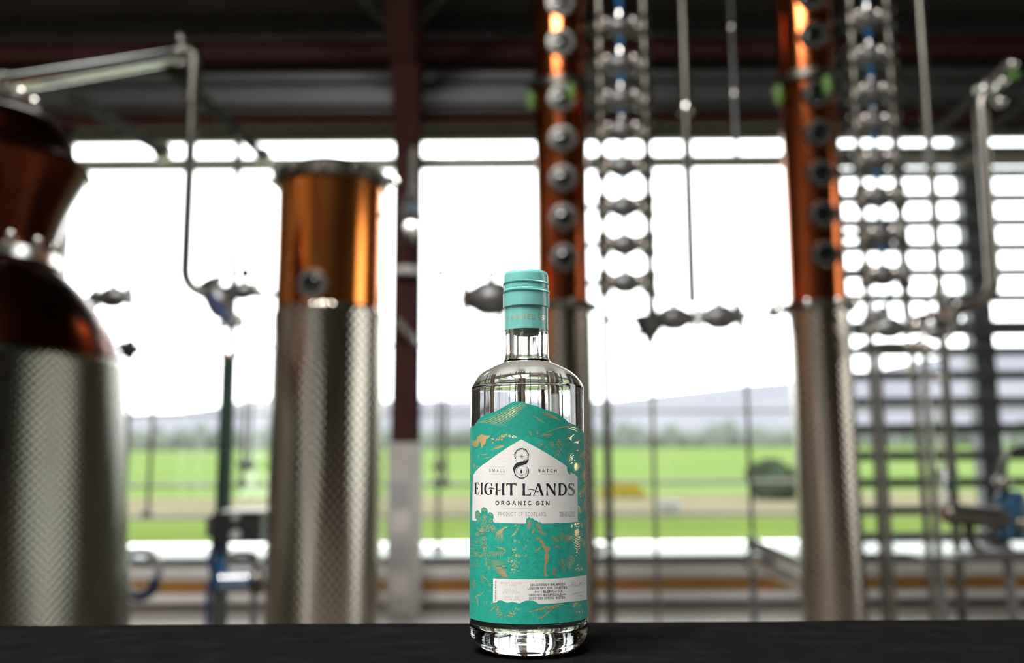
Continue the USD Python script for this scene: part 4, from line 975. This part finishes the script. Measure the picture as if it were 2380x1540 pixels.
# knee of the portal frame: a wedge that widens upwards and the rafter running back over the camera
zk0 = Z(345, 6.6, 940)
kv = [(6.7, zk0), (6.7, roof_z(6.7) - .03), (0.2, roof_z(0.2) - .03), (0.2, roof_z(.2) - .33), (5.2, roof_z(5.2) - .36), (6.45, Z(150, 6.45, 930))]
m_ = trimesh.creation.extrude_polygon(Polygon(kv).buffer(0), .014, engine='earcut'); v_ = np.array(m_.vertices); xm = (xa + xb) / 2
T2 = Thing('roof_rafter', 'dark red steel rafter running from the red column over the stills', 'beam', (xm, 6.7, zk0))
mm = trimesh.Trimesh(np.stack([v_[:, 2] + xm - .007, v_[:, 0], v_[:, 1]], 1), m_.faces, process=False); trimesh.repair.fix_normals(mm)
T2.add('web', mm, M['red_paint'])
def bar_between(a, b, w, h):
    a, b = np.asarray(a, float), np.asarray(b, float); d = (b - a) / np.linalg.norm(b - a); s = np.array([1.0, 0, 0]); n = np.cross(s, d)
    return trimesh.convex.convex_hull(np.array([p + s * i * w / 2 + n * j * h / 2 for p in (a, b) for i in (-1, 1) for j in (-1, 1)]))
low = [(6.7, zk0), (6.45, Z(150, 6.45, 930)), (5.2, roof_z(5.2) - .36), (.2, roof_z(.2) - .33)]
for (y0, z0), (y1, z1) in zip(low, low[1:]): T2.add('flange', bar_between((xm, y0, z0), (xm, y1, z1), xb - xa, .014), M['red_paint'])
T2.add('flange', bar_between((xm, 6.69, roof_z(6.69) - .03), (xm, .2, roof_z(.2) - .03), xb - xa, .012), M['red_paint'])
# horizontal rails along the wall, and purlins under the roof
def hbeam(name, label, y0, y1, Y, mat):
    a, b = Z(y0, Y), Z(y1, Y)
    t = Thing(name, label, 'beam', (0, Y, b))
    t.add('upper_flange', rbox((XL + .02, Y - .05, a - .012), (XR - .02, Y + .05, a), .003), mat)
    t.add('lower_flange', rbox((XL + .02, Y - .05, b), (XR - .02, Y + .05, b + .012), .003), mat)
    t.add('web', box((XL + .02, Y - .006, b + .012), (XR - .02, Y + .006, a - .012)), mat)
hbeam('steel_rail', 'dark red horizontal steel rail just above the windows', 264, 290, 6.99, M['red_paint'])
hbeam('steel_rail', 'dark red horizontal steel rail at the top of the cladding', 96, 142, 6.98, M['red_paint'])
M['purlin'] = pbr('galvanised_purlin', (0.10, 0.10, 0.095), .5, .3)
for k, y in enumerate((6.6, 5.2, 4.0)):
    solo('roof_purlin', box((XL + .02, y - .03, roof_z(y) - .15), (XR - .02, y + .03, roof_z(y) - .01)), M['purlin'], ['dark purlin under the roof, nearest the windows', 'dark purlin under the roof, second from the windows', 'dark purlin under the roof, third from the windows'][k], 'beam')
# slanting gussets beside the red column
for s, nm in ((-1, 'left'), (1, 'right')):
    a = np.array([xm + s * .08, 6.4, Z(62, 6.4)]); b = np.array([xm + s * .85, 5.9, roof_z(5.9) - .12])
    solo('knee_brace', bar_between(a, b, .07, .07), M['strut'], f'dark slanting brace from the red column up to the roof, {nm} side', 'brace')
# ------------------------------------------------------------------ pipework
def valve(T, c, axis, r, up=(0, 0, 1), body='dark_steel', handle='blue', lever=None, hl=2.2):
    """ball valve: bulged body between two flanges, stem and lever"""
    c, axis, up = np.asarray(c, float), np.asarray(axis, float) / np.linalg.norm(axis), np.asarray(up, float)
    b = T.add('valve_body', lathe_axis([(r * .5, -r * 1.5), (r * .62, -r * 1.1), (r * .95, -r * .55), (r * 1.0, 0), (r * .95, r * .55), (r * .62, r * 1.1), (r * .5, r * 1.5)], c, axis, 24), M[body])
    for s in (-1, 1): T.add('ferrule', lathe_axis([(0, -r * .14), (r * .9, -r * .14), (r * 1.0, 0), (r * .9, r * .14), (0, r * .14)], c + axis * s * r * 1.5, axis, 24), M['steel'], parent=b)
    T.add('stem', rod(c + up * r * .8, c + up * r * 1.45, r * .22, 10), M['steel'], parent=b)
    ld = np.asarray(lever if lever is not None else axis, float); ld /= np.linalg.norm(ld)
    a = c + up * r * 1.4; w = np.cross(ld, up); w = w / (np.linalg.norm(w) + 1e-9) if np.linalg.norm(w) > .1 else np.array([0, 1.0, 0])
    pts = [a + w * r * .24 * i + u * j for i in (-1, 1) for u, j in ((ld, -r * .3), (ld, r * hl)) ]
    T.add('lever', trimesh.convex.convex_hull(np.array([p + up * q for p in pts for q in (0, r * .22)] + [a + ld * r * (hl + .2) + up * r * .1])), M[handle], parent=b)
    return b

M['mid_pipe'] = mottled('mid_grey_pipe', (0.11, 0.103, 0.088), (0.15, 0.14, 0.122), 6, 0.34, 1.0)  # same steel toned between the dim tops and lit feet of risers
def manifold(label, X_col, r_col, Y, px_l, px_r, levels, py_ref, bottom, top):
    xl, xr = at(px_l, py_ref, Y)[0], at(px_r, py_ref, Y)[0]; m = depth(np.array([xl, Y, 1.5])) / F
    T = Thing('valve_manifold', label, 'pipework', ((xl + xr) / 2, Y, 0))
    T.add('riser', rod((xl, Y, 0), (xl, Y, top), 9 * m), M['mid_pipe'])
    T.add('riser', rod((xr, Y, bottom), (xr, Y, top), 11 * m), M['brushed'])
    for py in levels:
        z = Z(py, Y, (px_l + px_r) / 2)
        if z > top: continue
        T.add('cross_pipe', rod((X_col + r_col + .003, Y, z), (xr, Y, z), 8.5 * m, 12), M['brushed'])
        xm = (xl + xr) / 2 - .01
        b = valve(T, (xm, Y, z), (1, 0, 0), 27 * m, lever=(0, -.25, 1), hl=1.5)
        for xx in (xl, xr): T.add('tee', lathe_axis([(0, -28 * m), (16 * m, -28 * m), (18 * m, -20 * m), (15 * m, -12 * m), (15 * m, 12 * m), (18 * m, 20 * m), (16 * m, 28 * m), (0, 28 * m)], (xx, Y, z), (0, 0, 1), 16), M['brushed'])
        T.add('clamp_knob', ball((xl + 16 * m, Y - 16 * m, z + 6 * m), 13 * m, 2), M['steel'])
        T.add('clamp_knob', ball((xr - 28 * m, Y - 16 * m, z + 6 * m), 14 * m, 2), M['steel'])
    return T
manifold('ladder of valves with blue levers just right of the column behind the bottle', C1[1], C1[2], 4.9, 1401, 1508, [62, 148, 230, 304, 388, 481, 569, 657], 500, Z(745, 4.9, 1508), roof_z(4.9) - .02)
manifold('ladder of valves with blue levers right of the right-hand column', C2[1], C2[2], 4.5, 2000, 2088, [45, 130, 215, 286, 372, 458, 546, 640], 430, Z(742, 4.5, 2100), roof_z(4.5) - .02)

def pipe(name, label, pts, r_px, mat='brushed', bend=.0, cat='pipe', fittings=()):
    """a pipe through (px, py, distance) points"""
    P = [at(*p) for p in pts]; m = depth(P[0]) / F
    T = Thing(name, label, cat, tuple(np.min(P, 0)))
    T.add('tube', tube(P, r_px * m, 14, bend), M[mat])
    for k in fittings:
        d = P[min(k + 1, len(P) - 1)] - P[max(k - 1, 0)]
        T.add('union', lathe_axis([(r_px * m * .9, -.03), (r_px * m * 1.5, -.03), (r_px * m * 1.65, 0), (r_px * m * 1.5, .03), (r_px * m * .9, .03)], P[k], d, 18), M['steel'])
    return T, P, m
def riser(label, px, py, Y, r_px, z0, z1, mat='brushed', name='vertical_pipe'):
    x = at(px, py, Y)[0]; m = Y * 1.02 / F
    T = Thing(name, label, 'pipe', (x, Y, z0)); T.add('tube', rod((x, Y, z0), (x, Y, z1), r_px * m), M[mat])
    for f in (.35, .7): T.add('union', lathe_axis([(r_px * m * .9, -.025), (r_px * m * 1.35, -.025), (r_px * m * 1.5, 0), (r_px * m * 1.35, .025), (r_px * m * .9, .025)], (x, Y, z0 + (z1 - z0) * f), (0, 0, 1), 18), M['steel'])
    return T
YR = 5.2
riser('thick steel pipe rising from the valve row, right of the column behind the bottle', 1594, 250, YR, 12, Z(704, YR, 1600), roof_z(YR) - .02)
riser('thin grey conduit hanging from the roof, left of the right-hand column', 1708, 260, 6.6, 6, Z(376, 6.6, 1708), roof_z(6.6) - .02, 'dark_steel')
riser('long steel pipe second from the right edge, rising to the roof', 2150, 200, 4.7, 11, 0.0, roof_z(4.7) - .02, 'mid_pipe')
T = riser('slim steel pipe behind the valves right of the bottle, down to the floor', 1413, 1050, 5.0, 9, 0.0, Z(742, 5.0, 1405), 'grey_pipe')
T.add('knob', ball(at(1392, 1275, 4.97), .026, 2), M['steel'])
# bent pipe at the right
T, P, m = pipe('bent_pipe', 'bent steel pipe near the right edge, curving back to the valve cluster', [(2345, 148, 4.3), (2292, 206, 4.3), (2279, 240, 4.3), (2312, 690, 4.3), (2208, 728, 4.46), (2168, 744, 4.5)], 15, 'grey_pipe', .08, 'pipe', (1, 4))
for px, py in ((2330, 190), (2325, 236), (2352, 150)): T.add('clamp_knob', ball(at(px, py, 4.27), 13 * m, 2), M['steel'])
T.add('green_tinted_clamp', ball(at(2357, 176, 4.26), 12 * m, 2), M['green_tint'], label='clamp knob tinted green for reflected grass')
strut('brace_tube', 'slanting grey tube left of the bent pipe, at the top right', at(2168, 312, 6.2), at(2310, 190, 4.36), .026, M['strut'])
b_ = at(2470, 176, 4.4)
strut('brace_tube', 'slanting grey tube right of the bent pipe, at the right edge', at(2225, 360, 6.2), b_, .028, M['strut']).add('hanger', rod(b_, (b_[0], b_[1], roof_z(b_[1]) - .005), .015), M['strut'])

# valve row right of the bottle
T, P, m = pipe('valve_row', 'row of dark valves on a level pipe between the two columns', [(1402, 742, YR), (1500, 742, YR), (1600, 739, YR), (1800, 728, YR), (1852, 718, YR)], 7, 'brushed', 0, 'pipework', (1, 3))
valve(T, at(1566, 740, YR), (1, 0, 0), 30 * m, handle='black', lever=(-1, 0, .2), hl=1.4); valve(T, at(1672, 737, YR), (1, 0, 0), 31 * m, handle='black', lever=(1, 0, .1), hl=.9)
T.add('reducer', lathe_axis([(0, -14 * m), (32 * m, -12 * m), (36 * m, 0), (32 * m, 16 * m), (14 * m, 40 * m), (7 * m, 58 * m), (0, 60 * m)], at(1510, 745, YR), (0, 0, -1), 20), M['dark_steel'])
T.add('lever', cat_([rod(at(1508, 772, YR - .03), at(1462, 780, YR - .05), 6 * m, 8), ball(at(1462, 780, YR - .05), 8 * m, 1)]), M['black'])
T.add('down_pipe', rod(at(1512, 770, YR), (at(1512, 770, YR)[0], YR, 0), 4.5 * m), M['grey_pipe'])
T.add('pipe_tee', rod(at(1712, 736, YR), at(1712, 700, YR), 8 * m), M['steel'])
for px, py in ((1795, 715), (1812, 700), (1838, 722)): T.add('clamp_knob', ball(at(px, py, YR - .05), 11 * m, 2), M['steel'])
T.add('support', rod((at(1735, 900, 5.25)[0], 5.25, 0), (at(1735, 900, 5.25)[0], 5.25, Z(733, 5.25, 1730)), 4.5 * m), M['brushed'])
# valve with a thin bent tube left of the bottle's cap
T, P, m = pipe('sample_valve', 'dark valve on a thin bent tube, just left of the bottle cap', [(968, 498, 6.0), (1008, 512, 5.9), (1018, 600, 5.7), (1026, 672, 5.5), (1060, 697, 5.3), (1180, 698, YR)], 3.2, 'brushed', .10, 'pipework')
valve(T, at(1142, 694, YR), (1, 0, 0), 36 * m, handle='black', lever=(.5, 0, .2), hl=.9)
T.add('elbow', lathe_axis([(0, -16 * m), (9 * m, -12 * m), (11 * m, 0), (6 * m, 10 * m), (0, 14 * m)], at(1024, 632, 5.65), (0, 0, 1), 14), M['dark_steel'])
T.add('down_tube', rod(at(1165, 705, YR), (at(1165, 705, YR)[0], YR, 0.0), 5 * m), M['brushed'])
# valve on the red column
T, P, m = pipe('column_valve', 'valve with a blue lever on a grey pipe in front of the red column', [(962, 345, 6.45), (957, 470, 6.45), (955, 562, 6.45)], 9, 'brushed', .03, 'pipework')
valve(T, at(955, 490, 6.42), (0, 0, 1), 18 * m, up=(0, -1, 0), lever=(1, 0, .1), hl=1.2)
T.add('gauge', lathe_axis([(0, -.03), (14 * m, -.03), (15 * m, .02), (0, .025)], at(955, 532, 6.36), (0, -1, 0), 20), M['steel'])
T.add('band', lathe_axis([(0, -8 * m), (30 * m, -8 * m), (30 * m, 8 * m), (0, 8 * m)], at(946, 630, 6.66), (0, 0, 1), 24), M['trunking'])
strut('brace_tube', 'short pale slanting tube in front of the red column, left of the bottle neck', at(922, 742, 6.52), at(968, 800, 6.672), .020, M['steel'])
T, P, m = pipe('conduit', 'thin level conduit with hanging drop pipes across the left window bay', [(300, 806, 6.95), (700, 806, 6.95), (1058, 801, 6.95)], 3.0, 'brushed', 0, 'pipe')
for px, p1, ks in ((362, 1196, (1194,)), (574, 1130, (1078, 1124)), (590, 1084, (1082,)), (1020, 1284, (1082, 1120, 1276)), (1036, 1124, (1122,))):
    a = at(px, 805, 6.95); zb_ = Z(p1, 6.95, px); T.add('drop_pipe', rod((a[0], 6.95, zb_), (a[0], 6.95, a[2]), 4.5 * m, 8), M['grey_pipe'])
    for k in ks: T.add('drop_knob', lathe_axis([(0, -12 * m), (9 * m, -9 * m), (13 * m, 0), (9 * m, 9 * m), (0, 12 * m)], (a[0], 6.94, Z(k, 6.95, px)), (0, 0, 1), 16), M['dark_steel'])

# pipework between pot still and short still
YL = 4.7
xp = at(541, 700, YL)[0]
T = Thing('valve_post', 'tall pipe with a cluster of dark valves, left of the short still', 'pipework', (xp, YL, 0)); m = YL * 1.02 / F
T.add('upper_pipe', rod((xp, YL, Z(815, YL, 541)), (xp, YL, Z(322, YL, 546)), 9 * m), M['brushed'])
T.add('post', rod((xp - .01, YL, 0), (xp - .01, YL, Z(830, YL, 535)), 17 * m), M['green_post'], label='dark green post')
T.add('collar', lathe_axis([(0, -10 * m), (20 * m, -10 * m), (21 * m, 0), (14 * m, 16 * m), (0, 18 * m)], (xp - .006, YL, Z(822, YL, 538)), (0, 0, 1), 20), M['steel'])
valve(T, at(512, 702, YL - .02), (.55, 0, -1), 34 * m, up=(0, -1, 0), handle='navy', lever=(.5, 0, -.8), hl=1.8)
valve(T, at(566, 676, YL), (1, 0, .2), 22 * m, handle='black', lever=(-.2, 0, 1), hl=.9)
T.add('knob', cat_([ball(at(570, 634, YL), 14 * m, 2), rod(at(570, 640, YL), at(566, 668, YL), 4 * m, 8)]), M['black'])
for px, py in ((488, 686), (511, 686), (604, 683), (626, 684), (560, 748), (522, 742)): T.add('clamp_knob', ball(at(px, py, YL - .05), 11 * m, 2), M['steel'])
T.add('cross_pipe', tube([at(480, 684, YL - .06), at(545, 690, YL), at(600, 684, YL - .1), at(634, 684, SY)], 7 * m, 12), M['brushed'])
T.add('lever', tube([at(518, 725, YL - .06), at(540, 752, YL - .06), at(566, 766, YL - .06)], 4 * m, 8), M['navy'])
# small valve beside the pot still's dome
T, P, m = pipe('drain_valve', 'dark valve with a short lever beside the dome of the pot still', [(150, 700, 3.9), (200, 697, 4.0), (262, 692, 4.1)], 7, 'dark_steel', 0, 'pipework')
valve(T, at(262, 691, 4.1), (1, 0, .05), 27 * m, body='dark_steel', handle='black', lever=(1, 0, -.25), hl=1.9)
T.add('knob', ball(at(212, 690, 4.0), 11 * m, 2), M['dark_steel'])
# hand wheel on a long stem
T, P, m = pipe('hand_wheel', 'black star-shaped hand wheel on a long thin stem, right of the pot still', [(297, 812, 4.2), (303, 880, 4.2), (286, 1275, 4.2)], 5, 'dark_steel', 0, 'valve wheel')
wv = []
for k in range(5):
    a = 2 * PI * k / 5; wv.append(ball(P[0] + np.array([math.cos(a) * 17 * m, -.0, math.sin(a) * 14 * m]), 12 * m, 2))
T.add('wheel', cat_(wv + [ball(P[0], 19 * m, 2)]), M['black'])
T.add('foot', rod(at(286, 1275, 4.2), (at(286, 1275, 4.2)[0], 4.2, 0), 12 * m), M['dark_steel'])
T.add('clip', ball(at(304, 915, 4.19), 9 * m, 2), M['steel'])

# hose coil
def hose(T, name, pts, r, mat): return T.add(name, tube(curve([at(*p) for p in pts], 8), r, 12), M[mat])
m = 4.3 / F
T = Thing('hose_coil', 'grey and navy hoses hanging in loops right of the pot still', 'hose', tuple(at(320, 1390, 4.3)))
c = at(322, 1330, 4.3)
T.add('grey_hose', tube([c + np.array([math.cos(a) * 46 * m, .03 * a / 6, math.sin(a) * 48 * m]) for a in np.linspace(-2.4, 4.4, 40)], 9 * m, 12), M['grey_plastic'])
c2 = at(316, 1352, 4.26)
T.add('navy_hose', tube([c2 + np.array([math.cos(a) * 42 * m, -.02 * a, math.sin(a) * 34 * m]) for a in np.linspace(-2.9, .3, 24)], 11 * m, 12), M['navy'])
T.add('holder', rod((c[0] - 46 * m, 4.32, 0), (c[0] - 46 * m, 4.32, Z(1285, 4.3, 280)), 8 * m), M['brushed'])
T.add('coupling', lathe_axis([(0, -20 * m), (13 * m, -20 * m), (15 * m, 0), (13 * m, 20 * m), (0, 20 * m)], at(276, 1352, 4.3), (.5, 0, 1), 18), M['steel'])

# control box on the post, pump below it
bx0, bx1 = at(490, 1225, 4.38), at(605, 1225, 4.38); zb0, zb1 = Z(1262, 4.38, 548), Z(1190, 4.38, 548)
T = Thing('control_box', 'black control box with a pale lid, left of the short still', 'control box', ((bx0[0] + bx1[0]) / 2, 4.46, zb0))
T.add('case', rbox((bx0[0], 4.38, zb0), (bx1[0], 4.54, zb1), .006), M['black'])
T.add('lid', rbox((bx0[0] + .05, 4.36, zb1), (bx1[0] + .02, 4.60, zb1 + .012), .004), M['white'])
T.add('dial', lathe_axis([(0, 0), (.024, 0), (.022, .012), (0, .014)], at(548, 1243, 4.38), NY, 24), M['grey_plastic'])
T.add('dial', lathe_axis([(0, 0), (.018, 0), (.016, .010), (0, .012)], at(548, 1200, 4.38), NY, 24), M['grey_plastic'])
T.add('cable', tube(curve([at(497, 1262, 4.44), at(488, 1300, 4.42), at(494, 1340, 4.42), at(484, 1390, 4.42), (at(484, 1390, 4.42)[0], 4.44, 0.02)], 8), .012, 10), M['navy'])
T.add('bracket', rbox((xp - .04, 4.54, zb0 + .02), (xp + .02, 4.66, zb1 - .02), .004), M['dark_steel'])
T = Thing('pump', 'small pump with blue motor below the black control box', 'pump', (at(545, 1340, 4.5)[0], 4.5, 0)); m = 4.5 / F
T.add('motor', lathe_axis([(0, -40 * m), (20 * m, -40 * m), (24 * m, -34 * m), (24 * m, 30 * m), (17 * m, 38 * m), (0, 40 * m)], at(545, 1350, 4.5), (1, .2, 0), 28), M['blue'])
for k in range(6): T.add('cooling_fin', lathe_axis([(24 * m, -1.5 * m), (28 * m, -1.5 * m), (28 * m, 1.5 * m), (24 * m, 1.5 * m)], at(545, 1350, 4.5) + np.array([1, .2, 0]) / 1.02 * (k - 2.5) * 11 * m, (1, .2, 0), 24), M['steel'])
T.add('pump_head', lathe_axis([(0, -12 * m), (30 * m, -12 * m), (33 * m, 0), (30 * m, 12 * m), (0, 12 * m)], at(598, 1348, 4.5), (1, .2, 0), 28), M['brushed'])
T.add('outlet', tube([at(598, 1320, 4.5), at(598, 1290, 4.5), at(560, 1284, 4.5), at(512, 1300, 4.5)], 8 * m, 12, .03), M['steel'])
for px in (510, 590): T.add('leg', rod(at(px, 1372, 4.5), (at(px, 1372, 4.5)[0] + .01, 4.5, 0), 7 * m), M['dark_steel'])
T.add('valve_handle', rod(at(512, 1270, 4.46), at(514, 1330, 4.46), 8 * m), M['blue'])

# steel tubes left of the right-hand column
T = Thing('tube_rack', 'pair of pale steel tubes sloping down to the foot of the right-hand column', 'pipework', tuple(at(1800, 1400, 4.9))); m = 4.9 / F
for a, b in (((1750, 1263, 5.1), (1862, 1312, 4.80)), ((1742, 1301, 5.0), (1880, 1364, 4.74))):
    A, B = at(*a), at(*b); T.add('tube', tube([A, B], 15 * m, 18), M['steel']); T.add('end_cap', lathe_axis([(0, -6 * m), (18 * m, -6 * m), (19 * m, 0), (18 * m, 6 * m), (0, 6 * m)], A, B - A, 20), M['dark_steel'])
T.add('upright', rod(at(1746, 1262, 5.1), (at(1746, 1262, 5.1)[0], 5.1, 0), 7 * m), M['dark_steel'])

# cluster of valves at the right, and the pump below it
YV = 4.28; m = YV * 1.02 / F
T, P, m = pipe('valve_cluster', 'cluster of dark and bright valves on level pipes right of the right-hand column', [(1992, 771, YV), (2060, 768, YV), (2180, 764, YV), (2260, 760, YV)], 12, 'dark_steel', 0, 'pipework', (2,))
valve(T, at(2066, 762, YV - .05), (1, 0, 0), 26 * m, body='dark_steel', handle='navy', lever=(.1, -.2, 1), hl=1.8)
valve(T, at(2034, 735, YV), (1, 0, .6), 17 * m, body='dark_steel', handle='navy', lever=(.2, -.2, 1), hl=1.8)
valve(T, at(2176, 772, YV), (1, 0, 0), 20 * m, body='dark_steel', handle='black', lever=(-.4, -.2, .6))
for px, py, s in ((2130, 756, 17), (2136, 800, 16), (2156, 806, 12), (2112, 862, 10), (2182, 878, 10), (2110, 800, 11)): T.add('clamp_knob', ball(at(px, py, YV - .1), s * m, 2), M['steel'])
T.add('lower_pipe', tube([at(2000, 806, YV), at(2080, 800, YV), at(2150, 808, YV), at(2150, 900, YV), (at(2150, 900, YV)[0] + .02, YV, 0)], 9 * m, 12, .05), M['grey_pipe'])
T.add('down_pipe', rod(at(2118, 800, YV - .06), (at(2118, 800, YV)[0], YV - .06, 0), 8 * m), M['grey_pipe'])
T.add('down_pipe', rod(at(2040, 800, YV), (at(2040, 800, YV)[0], YV, 0), 7 * m), M['grey_pipe'])
T.add('copper_elbow', tube([at(2120, 742, YV), at(2150, 736, YV), at(2172, 728, YV)], 10 * m, 12), M['copper_dark'])

YP = 4.0; m = YP / F
T = Thing('pump', 'big pump with steel barrel and blue motor at the right edge', 'pump', (at(2300, 1200, YP)[0], YP, 0))
T.add('barrel', lathe_axis([(0, 0), (20 * m, 0), (24 * m, 6 * m), (24 * m, 118 * m), (30 * m, 122 * m), (30 * m, 134 * m), (0, 136 * m)], at(2196, 1192, YP), at(2330, 1204, YP) - at(2196, 1192, YP), 30), M['grey_pipe'])
T.add('barrel_end', lathe_axis([(0, -4 * m), (17 * m, -4 * m), (19 * m, 2 * m), (0, 4 * m)], at(2196, 1192, YP), at(2330, 1204, YP) - at(2196, 1192, YP), 24), M['copper_dark'])
T.add('motor', lathe_axis([(0, 0), (26 * m, 0), (32 * m, 8 * m), (32 * m, 96 * m), (24 * m, 108 * m), (0, 110 * m)], at(2352, 1252, YP), (0.05, 0, 1), 30), M['motor_blue'])
T.add('head', ball(at(2330, 1122, YP - .04), 20 * m, 2), M['grey_pipe']); T.add('head', ball(at(2372, 1216, YP - .08), 16 * m, 2), M['grey_pipe'])
T.add('inlet', tube([at(2330, 1122, YP), at(2334, 1070, YP), at(2345, 1050, YP), at(2400, 1040, YP)], 9 * m, 12, .05), M['brushed'])
T.add('outlet', tube([at(2250, 1216, YP), at(2262, 1275, YP), at(2300, 1290, YP), at(2352, 1280, YP)], 12 * m, 12, .05), M['brushed'])
T.add('tray', rbox(at(2150, 1302, YP - .1), at(2205, 1284, YP + .12), .004), M['brushed'])
T.add('cover', rbox(at(2262, 1300, YP - .08), at(2420, 1272, YP + .1), .01), M['dark_steel'])
for px in (2340, 2178): T.add('leg', rod(at(px, 1290, YP), (at(px, 1290, YP)[0] + .02, YP, 0), 11 * m if px > 2200 else 8 * m), M['dark_steel'])
T.add('valve_cross', cat_([rod(at(2195, 1090, YP + .05), at(2195, 1195, YP), 6 * m, 8), rod(at(2165, 1100, YP + .05), at(2226, 1100, YP + .05), 6 * m, 8)]), M['dark_steel'])
T.add('valve_knob', lathe_axis([(0, -14 * m), (13 * m, -10 * m), (15 * m, 4 * m), (0, 14 * m)], at(2212, 1128, YP), (0.3, 0, -1), 18), M['green_post'])
